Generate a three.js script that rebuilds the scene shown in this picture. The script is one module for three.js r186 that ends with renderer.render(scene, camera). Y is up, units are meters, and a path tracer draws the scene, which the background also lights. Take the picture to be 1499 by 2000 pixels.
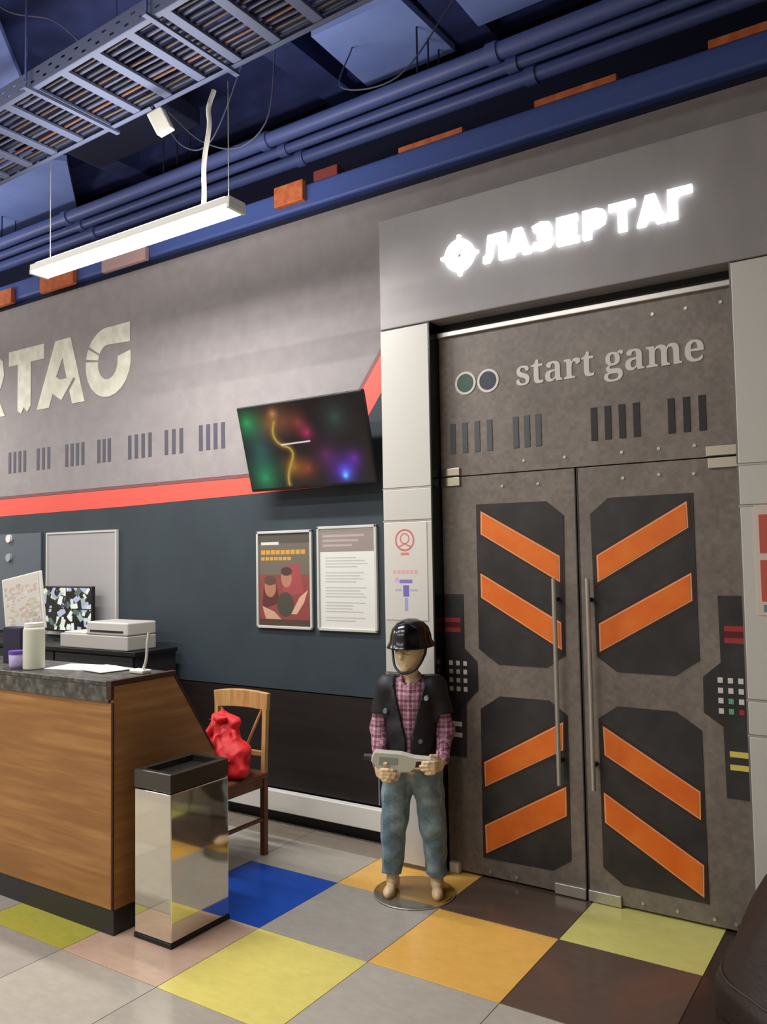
import * as THREE from 'three';
import { RoundedBoxGeometry } from 'three/addons/geometries/RoundedBoxGeometry.js';
import { TextGeometry } from 'three/addons/geometries/TextGeometry.js';
import { FontLoader } from 'three/addons/loaders/FontLoader.js';
import { mergeGeometries } from 'three/addons/utils/BufferGeometryUtils.js';
import { RectAreaLightUniformsLib } from 'three/addons/lights/RectAreaLightUniformsLib.js';

// ------------------------------------------------------------------ camera, light, exposure
RectAreaLightUniformsLib.init();
const scene = new THREE.Scene();
scene.background = new THREE.Color(0x05060a);
const camera = new THREE.PerspectiveCamera(64.105, 1499 / 2000, 0.05, 60);
camera.position.set(2.596, 1.68, 3.913);
camera.rotation.order = 'YXZ';
camera.rotation.set(0.0538, 0.58086, -0.01713);
const renderer = new THREE.WebGLRenderer({ antialias: true });
renderer.toneMapping = THREE.LinearToneMapping;
renderer.toneMappingExposure = 1.32;
renderer.shadowMap.enabled = true;
const LAMP_POWER = 84;                       // radiance of each tube fitting's lens
const LAMP_COLOUR = new THREE.Color(1.0, 0.965, 0.93);
// x of the middle, y, z, of each suspended fitting; the first is in view, the rest are unseen, added to light the hall
const LAMPS = [[-1.08, 3.46, 0.9, 'glowing white tube lamp hanging under the cable tray'], [-5.3, 3.46, 0.9, 'added unseen tube lamp beyond the left edge, in line with the visible one'],
  [-5.2, 4.7, 3.4, 'added unseen high tube lamp above the floor before the counter, far left'], [-2.9, 4.7, 3.4, 'added unseen high tube lamp above the open floor, left of the camera'], [-0.6, 4.7, 3.4, 'added unseen high tube lamp nearest the camera, on its left'],
  [-5.2, 4.7, 6.2, 'added unseen high tube lamp in the far row behind the camera, left'], [-2.9, 4.7, 6.2, 'added unseen high tube lamp in the far row behind the camera, middle'], [-0.6, 4.7, 6.2, 'added unseen high tube lamp in the far row behind the camera, right']];

// ------------------------------------------------------------------ helpers
let seedState = 7;
function rnd() { seedState = (seedState * 1664525 + 1013904223) >>> 0; return seedState / 4294967296; }
function hash(x, y, s) { let h = Math.imul(x, 374761393) ^ Math.imul(y, 668265263) ^ Math.imul(s, 2147483647); h = Math.imul(h ^ (h >>> 13), 1274126177); return ((h ^ (h >>> 16)) >>> 0) / 4294967296; }
function vnoise(x, y, px, py, s) {           // tiling value noise
  const x0 = Math.floor(x), y0 = Math.floor(y), fx = x - x0, fy = y - y0, w = (t) => t * t * (3 - 2 * t);
  const m = (a, n) => ((a % n) + n) % n;
  const a = hash(m(x0, px), m(y0, py), s), b = hash(m(x0 + 1, px), m(y0, py), s), c = hash(m(x0, px), m(y0 + 1, py), s), d = hash(m(x0 + 1, px), m(y0 + 1, py), s);
  const u = w(fx), v = w(fy);
  return (a * (1 - u) + b * u) * (1 - v) + (c * (1 - u) + d * u) * v;
}
function fbm(u, v, fx, fy, oct, s) { let t = 0, a = 0.5, n = 0; for (let i = 0; i < oct; i++) { t += a * vnoise(u * fx, v * fy, fx, fy, s + i); n += a; a *= 0.55; fx *= 2; fy *= 2; } return t / n; }
function dataTex(size, f, srgb, rx, ry) {
  const d = new Uint8Array(size * size * 4);
  for (let y = 0; y < size; y++) for (let x = 0; x < size; x++) { const c = f(x / size, y / size), k = (y * size + x) * 4; for (let j = 0; j < 3; j++) d[k + j] = Math.max(0, Math.min(255, Array.isArray(c) ? c[j] : c)); d[k + 3] = 255; }
  const t = new THREE.DataTexture(d, size, size);
  t.wrapS = t.wrapT = THREE.RepeatWrapping; t.magFilter = THREE.LinearFilter; t.minFilter = THREE.LinearFilter;
  if (srgb) t.colorSpace = THREE.SRGBColorSpace;
  t.repeat.set(rx, ry ?? rx); t.needsUpdate = true;
  return t;
}
function canvasTex(w, h, draw) {
  const c = document.createElement('canvas'); c.width = w; c.height = h; draw(c.getContext('2d'), w, h);
  const t = new THREE.CanvasTexture(c); t.colorSpace = THREE.SRGBColorSpace; t.magFilter = THREE.LinearFilter; return t;
}
function M(color, roughness = 0.6, o = {}) {
  const P = o.clearcoat !== undefined || o.transmission !== undefined || o.sheen !== undefined ? THREE.MeshPhysicalMaterial : THREE.MeshStandardMaterial;
  return new P({ color, roughness, metalness: 0, ...o });
}
const mixc = (a, b, t) => a.map((v, i) => v + (b[i] - v) * t);
// uv in metres from the dominant axis of each face
function muv(g) {
  g = g.index ? g.toNonIndexed() : g;
  const p = g.attributes.position, n = g.attributes.normal, uv = new Float32Array(p.count * 2);
  for (let i = 0; i < p.count; i += 3) {
    let ax = 0, ay = 0, az = 0;
    for (let k = 0; k < 3; k++) { ax += n.getX(i + k); ay += n.getY(i + k); az += n.getZ(i + k); }
    ax = Math.abs(ax); ay = Math.abs(ay); az = Math.abs(az);
    for (let k = 0; k < 3; k++) {
      const x = p.getX(i + k), y = p.getY(i + k), z = p.getZ(i + k);
      const [u, v] = az >= ax && az >= ay ? [x, y] : ax >= ay ? [z, y] : [x, z];
      uv[(i + k) * 2] = u; uv[(i + k) * 2 + 1] = v;
    }
  }
  g.setAttribute('uv', new THREE.BufferAttribute(uv, 2));
  return g;
}
const strip = (g) => { g = g.index ? g.toNonIndexed() : g; for (const k of Object.keys(g.attributes)) if (!['position', 'normal', 'uv'].includes(k)) g.deleteAttribute(k); return g; };
const merge = (...gs) => mergeGeometries(gs.flat().map(strip));
// boxes given by their ranges
function B(x0, x1, y0, y1, z0, z1, r = 0) {
  const w = x1 - x0, h = y1 - y0, d = z1 - z0;
  const g = r ? new RoundedBoxGeometry(w, h, d, 2, Math.min(r, w / 2.01, h / 2.01, d / 2.01)) : new THREE.BoxGeometry(w, h, d);
  g.translate((x0 + x1) / 2, (y0 + y1) / 2, (z0 + z1) / 2);
  return muv(g);
}
function poly(pts, z0, depth, holes = [], bevel = 0) {
  const s = new THREE.Shape(pts.map(([x, y]) => new THREE.Vector2(x, y)));
  for (const h of holes) s.holes.push(new THREE.Path(h.map(([x, y]) => new THREE.Vector2(x, y))));
  const g = new THREE.ExtrudeGeometry(s, { depth: depth - bevel, bevelEnabled: bevel > 0, bevelThickness: bevel, bevelSize: bevel, bevelOffset: -bevel, bevelSegments: 1, curveSegments: 12 });
  g.translate(0, 0, z0);
  return muv(g);
}
function tube(pts, r, seg = 24, rad = 7, closed = false) {
  return strip(new THREE.TubeGeometry(new THREE.CatmullRomCurve3(pts.map((p) => new THREE.Vector3(...p)), closed), seg, r, rad, closed));
}
function rod(a, b, r, r2 = r, n = 12) {
  const A = new THREE.Vector3(...a), V = new THREE.Vector3(...b).sub(A), g = new THREE.CylinderGeometry(r2, r, V.length(), n);
  g.translate(0, V.length() / 2, 0); g.applyQuaternion(new THREE.Quaternion().setFromUnitVectors(new THREE.Vector3(0, 1, 0), V.clone().normalize())); g.translate(...a);
  return strip(g);
}
function bar(a, b, w, d, r = 0.004) {        // squared bar from a to b
  const A = new THREE.Vector3(...a), V = new THREE.Vector3(...b).sub(A), g = new RoundedBoxGeometry(w, V.length(), d, 1, r);
  g.translate(0, V.length() / 2, 0); g.applyQuaternion(new THREE.Quaternion().setFromUnitVectors(new THREE.Vector3(0, 1, 0), V.clone().normalize())); g.translate(...a);
  return muv(g);
}
const taken = {};
function numbered(n) { const k = taken[n] = (taken[n] ?? -1) + 1; return k ? n + '_' + String(k).padStart(3, '0') : n; }
function part(parent, name, g, m, label) {
  const o = new THREE.Mesh(g, m); o.name = name; o.castShadow = o.receiveShadow = true;
  if (label) o.userData.label = label;
  parent.add(o); return o;
}
function thing(name, label, category, pos = [0, 0, 0], group) {
  const o = new THREE.Group(); o.name = numbered(name); o.position.set(...pos); o.userData = { label, category };
  if (group) o.userData.group = group;
  scene.add(o); return o;
}
function struct(name, label, category) { const o = thing(name, label, category); o.userData.kind = 'structure'; return o; }
function single(name, label, category, g, m, group) {
  const o = part(scene, numbered(name), g, m); o.userData = { label, category };
  if (group) o.userData.group = group;
  return o;
}
// surface nets over a distance field
function nets(sdf, lo, hi, cell) {
  const n = [0, 1, 2].map((i) => Math.ceil((hi[i] - lo[i]) / cell) + 1), [nx, ny, nz] = n, f = new Float32Array(nx * ny * nz), at = (i, j, k) => (k * ny + j) * nx + i;
  for (let k = 0; k < nz; k++) for (let j = 0; j < ny; j++) for (let i = 0; i < nx; i++) f[at(i, j, k)] = sdf(lo[0] + i * cell, lo[1] + j * cell, lo[2] + k * cell);
  const idx = new Int32Array(nx * ny * nz).fill(-1), pos = [], tri = [];
  for (let k = 0; k < nz - 1; k++) for (let j = 0; j < ny - 1; j++) for (let i = 0; i < nx - 1; i++) {
    let c = 0, sx = 0, sy = 0, sz = 0; const v = [];
    for (let q = 0; q < 8; q++) v.push(f[at(i + (q & 1), j + ((q >> 1) & 1), k + (q >> 2))]);
    for (let a = 0; a < 8; a++) for (const b of [a | 1, a | 2, a | 4]) if (b !== a && (v[a] < 0) !== (v[b] < 0)) {
      const t = v[a] / (v[a] - v[b]);
      sx += (a & 1) + t * ((b & 1) - (a & 1)); sy += ((a >> 1) & 1) + t * (((b >> 1) & 1) - ((a >> 1) & 1)); sz += (a >> 2) + t * ((b >> 2) - (a >> 2)); c++;
    }
    if (c) { idx[at(i, j, k)] = pos.length / 3; pos.push(lo[0] + (i + sx / c) * cell, lo[1] + (j + sy / c) * cell, lo[2] + (k + sz / c) * cell); }
  }
  const quad = (a, b, c, d, fl) => { if (a < 0 || b < 0 || c < 0 || d < 0) return; fl ? tri.push(a, b, c, a, c, d) : tri.push(a, c, b, a, d, c); };
  for (let k = 1; k < nz - 1; k++) for (let j = 1; j < ny - 1; j++) for (let i = 1; i < nx - 1; i++) {
    const s = f[at(i, j, k)] < 0;
    if (s !== f[at(i + 1, j, k)] < 0) quad(idx[at(i, j - 1, k - 1)], idx[at(i, j, k - 1)], idx[at(i, j, k)], idx[at(i, j - 1, k)], s);
    if (s !== f[at(i, j + 1, k)] < 0) quad(idx[at(i - 1, j, k - 1)], idx[at(i - 1, j, k)], idx[at(i, j, k)], idx[at(i, j, k - 1)], s);
    if (s !== f[at(i, j, k + 1)] < 0) quad(idx[at(i - 1, j - 1, k)], idx[at(i, j - 1, k)], idx[at(i, j, k)], idx[at(i - 1, j, k)], s);
  }
  const g = new THREE.BufferGeometry(); g.setAttribute('position', new THREE.Float32BufferAttribute(pos, 3)); g.setIndex(tri);
  const nor = new Float32Array(pos.length), e = cell * 0.5;
  for (let i = 0; i < pos.length; i += 3) {
    const [x, y, z] = [pos[i], pos[i + 1], pos[i + 2]];
    let a = sdf(x + e, y, z) - sdf(x - e, y, z), b = sdf(x, y + e, z) - sdf(x, y - e, z), c = sdf(x, y, z + e) - sdf(x, y, z - e); const l = Math.hypot(a, b, c) || 1;
    nor[i] = a / l; nor[i + 1] = b / l; nor[i + 2] = c / l;
  }
  g.setAttribute('normal', new THREE.BufferAttribute(nor, 3));
  return muv(g);
}
function cap(x, y, z, A, B2, ra, rb) {       // tapered capsule
  const bx = B2[0] - A[0], by = B2[1] - A[1], bz = B2[2] - A[2], px = x - A[0], py = y - A[1], pz = z - A[2];
  const t = Math.max(0, Math.min(1, (px * bx + py * by + pz * bz) / (bx * bx + by * by + bz * bz || 1)));
  return Math.hypot(px - t * bx, py - t * by, pz - t * bz) - (ra + (rb - ra) * t);
}
const ell = (x, y, z, c, r) => { const a = (x - c[0]) / r[0], b = (y - c[1]) / r[1], d = (z - c[2]) / r[2], k = Math.hypot(a, b, d); return (k - 1) * Math.min(...r); };
const smin = (a, b, k) => { const h = Math.max(k - Math.abs(a - b), 0) / k; return Math.min(a, b) - h * h * k * 0.25; };
const caps = (list, k) => (x, y, z) => { let d = 9; for (const [a, b, ra, rb] of list) d = smin(d, cap(x, y, z, a, b, ra, rb), k); return d; };

// ------------------------------------------------------------------ materials
const grain = (s, a, b, fx, fy, seed, srgb = true, rep = 1) => dataTex(s, (u, v) => mixc(a, b, Math.min(1, Math.max(0, (fbm(u, v, fx, fy, 5, seed) - 0.25) * 2))), srgb, rep);
const bumpT = dataTex(256, (u, v) => 255 * fbm(u, v, 24, 24, 4, 91), false, 3);
const tileMats = {};
const tileTone = { grey: [180, 173, 160], warmgrey: [188, 181, 168], coolgrey: [173, 168, 159], yellow: [236, 222, 122], amber: [244, 190, 96], lime: [222, 217, 126], blue: [28, 80, 184], pink: [212, 180, 158], brown: [98, 81, 70], dark: [62, 48, 41], green: [190, 186, 78] };
const tileVeil = dataTex(256, (u, v) => 236 + 19 * fbm(u, v, 14, 30, 4, 17), true, 1.6);
for (const [k, c] of Object.entries(tileTone)) tileMats[k] = M(new THREE.Color(`rgb(${c.join(',')})`), 0.2, { map: tileVeil });
const mWall = M(0xffffff, 0.75, { map: grain(256, [141, 135, 136], [149, 143, 143], 24, 24, 3, true, 0.6), bumpMap: bumpT, bumpScale: 0.0006 });
const mFascia = M(0xffffff, 0.42, { map: grain(256, [146, 142, 143], [156, 152, 153], 12, 6, 5, true, 0.5), metalness: 0.0 });
const mColumn = M(0xcbc9c2, 0.35);
const mColumnCore = M(0x77756f, 0.5);
const mSlate = M(0xffffff, 0.7, { map: grain(256, [42, 53, 61], [48, 60, 67], 8, 8, 11, true, 0.5) });
const mDarkWood = M(0xffffff, 0.55, { map: grain(256, [22, 15, 13], [32, 22, 19], 4, 60, 13, true, 1) });
const mRed = M(0xe4574a, 0.6);
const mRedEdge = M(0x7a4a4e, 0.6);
const mCream = M(0xffffff, 0.6, { map: grain(256, [206, 204, 184], [228, 228, 212], 9, 9, 21, true, 1.5) });
const mSlot = M(0x4a4a56, 0.6), mSlotDark = M(0x1e1a1b, 0.55), mSlotMid = M(0x4d5052, 0.55);
const mWhite = M(0xe6e4dc, 0.45), mWhitePlastic = M(0xdedcd2, 0.4);
const mBlack = M(0x0c0c0e, 0.5), mBlackGloss = M(0x08080a, 0.18), mCharcoal = M(0x2a2a2c, 0.45);
const mChrome = M(0xd8d6cf, 0.18, { metalness: 1 }), mSteel = M(0xc4c2ba, 0.32, { metalness: 0.7 });
const mDoor = M(0xffffff, 0.38, { map: dataTex(512, (u, v) => { const a = fbm(u, v, 7, 7, 5, 31), b = fbm(u, v, 64, 64, 3, 37); return mixc([106, 97, 90], [140, 130, 121], Math.min(1, Math.max(0, 0.5 + (a - 0.5) * 0.9 + (b - 0.5) * 0.9))); }, true, 0.7) });
const mDecal = M(0xffffff, 0.4, { map: grain(256, [38, 36, 38], [54, 52, 54], 10, 10, 41, true, 1) });
const mOrange = M(0xffffff, 0.45, { map: grain(256, [232, 106, 22], [240, 124, 34], 12, 12, 43, true, 1) });
const mOrangePale = M(0xf0a878, 0.5), mBrownEdge = M(0x3a1c0c, 0.5);
const mPrintWhite = M(0xd9d6cf, 0.5), mPrintRed = M(0xa03036, 0.5), mPrintRedDark = M(0x5a0d12, 0.5), mPrintYellow = M(0xe2d264, 0.5), mPrintGreen = M(0x5fae84, 0.5);
const mWood = M(0xffffff, 0.5, { map: dataTex(512, (u, v) => { const a = fbm(u, v, 3, 40, 5, 51), b = fbm(u, v, 6, 120, 3, 57); return mixc([150, 102, 52], [190, 140, 82], Math.min(1, Math.max(0, (a - 0.3) * 1.5 + (b - 0.5) * 0.5))); }, true, 0.8) });
const mChairWood = M(0xffffff, 0.42, { map: grain(256, [186, 138, 82], [214, 170, 110], 30, 4, 61, true, 2) });
const mChairDark = M(0xffffff, 0.45, { map: grain(256, [92, 50, 28], [122, 70, 40], 30, 4, 63, true, 2) });
const mStone = M(0xffffff, 0.35, { map: dataTex(256, (u, v) => { const a = fbm(u, v, 20, 20, 4, 71); return mixc([60, 60, 56], [118, 116, 106], Math.max(0, Math.min(1, (a - 0.35) * 2))); }, true, 2) });
const mMirror = M(0xe2dfd2, 0.06, { metalness: 1, bumpMap: dataTex(128, (u, v) => 255 * fbm(u, v, 3, 3, 2, 77), false, 1), bumpScale: 0.0012 });
const mNavy = M(0xffffff, 0.8, { map: grain(256, [34, 42, 86], [52, 64, 120], 8, 8, 81, true, 0.5) });
const mNavyDeep = M(0x161b38, 0.85), mNavyPipe = M(0x5a68a4, 0.45), mRaft = M(0xffffff, 0.8, { map: grain(256, [128, 150, 222], [146, 168, 236], 6, 6, 83, true, 0.5) });
const mBeam = M(0x4c62a8, 0.5), mTray = M(0x5c6480, 0.55, { metalness: 0.25 });
const mBatten = M(0xffffff, 0.7, { map: grain(128, [196, 96, 52], [224, 130, 80], 8, 8, 87, true, 3) }), mBattenRed = M(0x8c3c38, 0.7), mBattenPale = M(0xc9a6a4, 0.7);
const mRoom = M(0xffffff, 0.8, { map: grain(256, [186, 178, 160], [198, 190, 172], 6, 6, 89, true, 0.3) });
const mLeather = M(0x2c1e18, 0.62, { bumpMap: dataTex(256, (u, v) => 255 * fbm(u, v, 40, 40, 3, 97), false, 2), bumpScale: 0.0015 });
const mSkin = M(0xe3c79c, 0.4), mSkinDark = M(0x9a6f4c, 0.5);
const mJeans = M(0xffffff, 0.85, { map: dataTex(256, (u, v) => { const a = fbm(u, v, 5, 5, 4, 101), b = vnoise(u * 128, v * 128, 128, 128, 103); return mixc([88, 110, 124], [160, 178, 182], Math.max(0, Math.min(1, (a - 0.3) * 1.8 + (b - 0.5) * 0.45))); }, true, 3) });
const mPlaid = M(0xffffff, 0.85, { map: dataTex(256, (u, v) => { const s = (t) => { const q = (t * 4) % 1; return q < 0.28 ? 1 : q < 0.36 ? 0.2 : q < 0.62 ? 0.45 : q < 0.68 ? 1 : 0.15; }; const k = (s(u) + s(v)) / 2, n = fbm(u, v, 40, 40, 2, 107); return mixc([214, 178, 186], [104, 48, 74], Math.max(0, Math.min(1, k * 1.05 + (n - 0.5) * 0.4))); }, true, 5.5) });
const mVest = M(0xffffff, 0.55, { map: grain(128, [16, 15, 22], [32, 31, 40], 10, 10, 109, true, 5) });
const mJacket = M(0xffffff, 0.6, { map: grain(128, [206, 18, 28], [232, 44, 48], 8, 8, 113, true, 3) });
const mGun = M(0xc6c4b6, 0.45), mGunGreen = M(0x8d9a8a, 0.5);
const mLampGlow = M(0xffffff, 0.4, { emissive: 0xffffff, emissiveIntensity: 3.2 });
const mSignGlow = M(0xffffff, 0.4, { emissive: new THREE.Color(0.93, 0.95, 1.0), emissiveIntensity: 2.4 });

// ------------------------------------------------------------------ the setting
const X0 = -6.6, X1 = 5.4, Z1 = 8.25, TOP = 5.3;
{ // floor: tiles of 0.6 m
  const f = struct('floor', 'polished grey tile floor with a few bright yellow, blue and orange tiles', 'floor');
  part(f, 'grout', B(X0, X1, -0.08, -0.004, -0.16, Z1), M(0x6d675c, 0.8));
  const special = { '-1,-1': 'blue', '0,-1': 'coolgrey', '1,-1': 'amber', '2,-1': 'brown', '3,-1': 'dark', '2,-2': 'lime', '1,-2': 'brown', '0,-2': 'amber', '-1,-2': 'grey', '3,-2': 'dark', '0,0': 'yellow', '-1,0': 'pink', '-2,0': 'green', '1,0': 'warmgrey', '2,0': 'warmgrey', '-1,1': 'warmgrey', '3,0': 'dark', '4,-1': 'dark', '4,-2': 'dark' };
  const greys = ['grey', 'warmgrey', 'coolgrey', 'grey', 'warmgrey'];
  const geos = {};
  const tileGeo = (w, d) => geos[w.toFixed(3) + d.toFixed(3)] ??= (() => { const g = new RoundedBoxGeometry(w - 0.003, 0.012, d - 0.003, 1, 0.0012); return muv(g); })();
  for (let i = -11; i <= 8; i++) for (let j = -2; j <= 11; j++) {
    const z0 = j === -2 ? (i < 0 ? 0.066 : -0.15) : 1.05 + 0.6 * j, z1 = 1.05 + 0.6 * (j + 1);
    const c = special[i + ',' + j] ?? (hash(i + 40, j + 40, 5) > 0.93 ? ['yellow', 'amber', 'blue', 'pink'][Math.floor(hash(i + 9, j + 9, 6) * 4)] : greys[Math.floor(hash(i + 30, j + 30, 9) * 5)]);
    const t = part(f, 'tile', tileGeo(0.6, z1 - z0), tileMats[(j >= 1 || i < -2) && !special[i + ',' + j] ? greys[Math.floor(hash(i + 30, j + 30, 9) * 5)] : c]);
    t.position.set(0.6 * i + 0.3, -0.006, (z0 + z1) / 2);
    if (j === -2 && i < 0) { const b = part(f, 'border_tile', tileGeo(0.6, 0.216), tileMats.pinkgrey ??= M(0x958a7c, 0.25, { map: tileVeil })); b.position.set(0.6 * i + 0.3, -0.006, -0.042); }
  }
}
{ // wall with the print
  const w = struct('wall_back', 'grey printed wall with cream lettering, red stripe and dark slate lower half', 'wall');
  part(w, 'wall_body', B(X0, 3.6, 0, 3.868, -1.0, -0.19), mSlate);
  part(w, 'upper_wall', B(X0, X1, 3.87, TOP, -1.2, -1.0), mNavyDeep);
  // the red band turns upward behind the television
  const k = 1.36, xa = -0.575, xb = -0.47, xe = 0.14;
  part(w, 'grey_panel', poly([[X0, 2.245], [xa, 2.245], [xe, 2.245 + (xe - xa) * k], [3.6, 3.22], [3.6, 3.866], [X0, 3.866]], -0.19, 0.04), mWall);
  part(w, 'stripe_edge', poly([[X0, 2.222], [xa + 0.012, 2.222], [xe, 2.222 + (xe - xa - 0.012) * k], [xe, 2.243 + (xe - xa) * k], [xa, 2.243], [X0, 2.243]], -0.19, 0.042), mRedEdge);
  part(w, 'red_stripe', poly([[X0, 2.06], [-2.4, 2.085], [xb, 2.118], [xe, 2.118 + (xe - xb) * k], [xe, 2.22 + (xe - xa - 0.012) * k], [xa + 0.012, 2.22], [X0, 2.22]], -0.19, 0.041), mRed);
  part(w, 'slate_panel', poly([[X0, 0.838], [xe, 0.838], [xe, 2.116 + (xe - xb) * k], [xb, 2.116], [-2.4, 2.083], [X0, 2.058]], -0.19, 0.04), mSlate);
  part(w, 'wood_panel', B(X0, 0.14, 0.215, 0.83, -0.19, -0.148), mDarkWood);
  part(w, 'toe_recess', B(X0, 0.14, 0, 0.075, -0.19, -0.16), mBlack);
  part(w, 'panel_trim', B(-0.135, -0.126, 0.22, 0.83, -0.15, -0.143), mSteel);
  const groups = [[-1.61, -1.36, 4], [-1.96, -1.77, 3], [-2.36, -2.1, 4], [-2.72, -2.56, 3], [-3.12, -2.88, 4], [-3.5, -3.32, 3], [-3.9, -3.65, 4]];
  for (const [a, b, n] of groups) for (let q = 0; q < n; q++) { const cx = a + 0.018 + (b - a - 0.036) * q / (n - 1); part(w, 'printed_slot', B(cx - 0.018, cx + 0.018, 2.438, 2.618, -0.15, -0.1475), mSlot); }
  // lettering R T A G
  const L = (name, g) => part(w, name, g, mCream), zl = -0.15, dl = 0.006;
  L('letter_t', poly([[-3.9, 3.485], [-3.4, 3.485], [-3.4, 3.36], [-3.585, 3.36], [-3.585, 2.99], [-3.63, 2.94], [-3.68, 2.985], [-3.72, 2.935], [-3.77, 2.96], [-3.77, 3.36], [-3.9, 3.36]], zl, dl));
  L('letter_a', poly([[-3.5, 2.94], [-3.25, 3.48], [-3.05, 3.48], [-2.875, 2.94], [-3.03, 2.94], [-3.065, 3.05], [-2.985, 3.135], [-3.01, 3.15], [-3.17, 2.985], [-3.285, 3.05], [-3.335, 2.94]], zl, dl, [[[-3.24, 3.185], [-3.19, 3.155], [-3.1, 3.155], [-3.155, 3.33]]]));
  const gp = (t, s) => { const a = t * Math.PI / 180; return [-2.592 + Math.cos(a) * (s ? 0.118 : 0.268), 3.212 + Math.sin(a) * (s ? 0.135 : 0.272)]; };
  const arc = (t0, t1) => { const o = []; for (let q = 0; q <= 12; q++) o.push(gp(t0 + (t1 - t0) * q / 12, 0)); const inn = []; for (let q = 12; q >= 0; q--) inn.push(gp(t0 + (t1 - t0) * q / 12, 1)); return [o, inn]; };
  { const [o, inn] = arc(84, 146); L('letter_g_top', poly([[-2.335, 3.335], [-2.33, 3.486], ...o, ...inn], zl, dl)); }
  { const [o, inn] = arc(151, 168); L('letter_g_side', poly([...o, ...inn], zl, dl)); }
  { const [o, inn] = arc(173, 372); L('letter_g_bowl', poly([...o, ...inn], zl, dl)); }
  L('letter_r', poly([[-4.42, 2.94], [-4.42, 3.48], [-4.08, 3.48], [-3.99, 3.42], [-3.97, 3.3], [-4.02, 3.19], [-4.08, 3.15], [-3.955, 2.94], [-4.1, 2.94], [-4.2, 3.12], [-4.27, 3.12], [-4.27, 2.94]], zl, dl, [[[-4.27, 3.24], [-4.15, 3.24], [-4.115, 3.3], [-4.15, 3.36], [-4.27, 3.36]]]));
}
{
  const b = struct('baseboard_back', 'white raised baseboard along the dark lower wall', 'baseboard');
  part(b, 'board', B(X0, 0.14, 0.08, 0.205, -0.15, -0.1, 0.006), mWhite);
}
{ const w = struct('wall_left', 'plain light side wall of the hall', 'wall'); part(w, 'wall_body', B(X0 - 0.2, X0, 0, TOP, -1.2, Z1), mRoom); }
{ const w = struct('wall_right', 'plain light wall on the right of the hall', 'wall'); part(w, 'wall_body', B(X1, X1 + 0.2, 0, TOP, -1.2, Z1), mRoom); }
{ const w = struct('wall_front', 'plain light wall behind the camera', 'wall'); part(w, 'wall_body', B(X0 - 0.2, X1 + 0.2, 0, TOP, Z1, Z1 + 0.2), mRoom); }
{ const c = struct('ceiling', 'dark navy painted open ceiling', 'ceiling'); part(c, 'slab', B(X0 - 0.2, X1 + 0.2, TOP, TOP + 0.2, -1.2, Z1 + 0.2), mNavy);
  for (const x of [-5.2, -3.0, -0.8, 0.32, 2.6]) part(c, 'ceiling_beam', B(x - 0.12, x + 0.12, 5.02, TOP, -1.0, Z1), mNavy);
  for (const z of [-0.8, 2.2, 5]) part(c, 'ceiling_beam', B(X0, X1, 5.1, TOP, z - 0.1, z + 0.1), mNavy); }
{ // columns either side of the entrance, clad in white panels with joint strips
  const joints = [0.886, 1.036, 1.87, 2.05];
  const col = (name, label, x0, x1, jointX) => {
    const c = struct(name, label, 'column');
    part(c, 'core', B(x0 + 0.004, x1 - 0.004, 0, 2.95, -0.19, 0.085), mColumnCore);
    const ys = [0.02, ...joints, 2.95];
    for (let k = 0; k < ys.length - 1; k++) part(c, 'panel', B(x0, x1, ys[k] + 0.005, ys[k + 1] - 0.005, -0.18, 0.1, 0.004), mColumn);
    for (const y of joints) part(c, 'joint_strip', B(jointX[0], jointX[1], y - 0.004, y + 0.004, 0.075, 0.097), mSteel);
    return c;
  };
  const a = col('column', 'white panelled column between the television wall and the entrance', 0.092, 0.402, [0.086, 0.41]);
  part(a, 'side_trim', B(0.402, 0.41, 0, 2.95, -0.18, 0.1), mBlackGloss, 'black return on the door side');
  const b = col('column', 'white panelled column on the right of the entrance doors', 1.946, 3.3, [1.94, 3.3]);
  part(b, 'side_trim', B(1.938, 1.946, 0, 2.95, -0.18, 0.096), mColumnCore);
}
{
  const t = struct('trim_1', 'grey fascia panel above the entrance carrying the lit sign', 'fascia');
  part(t, 'fascia_panel', B(0.092, 3.3, 2.952, 3.584, -0.149, 0.1, 0.006), mFascia);
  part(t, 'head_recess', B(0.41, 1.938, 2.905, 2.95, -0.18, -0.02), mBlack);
  part(t, 'top_rail', B(0.41, 1.938, 2.872, 2.9, -0.03, 0.02, 0.004), mSteel, 'brushed steel rail');
}

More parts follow.
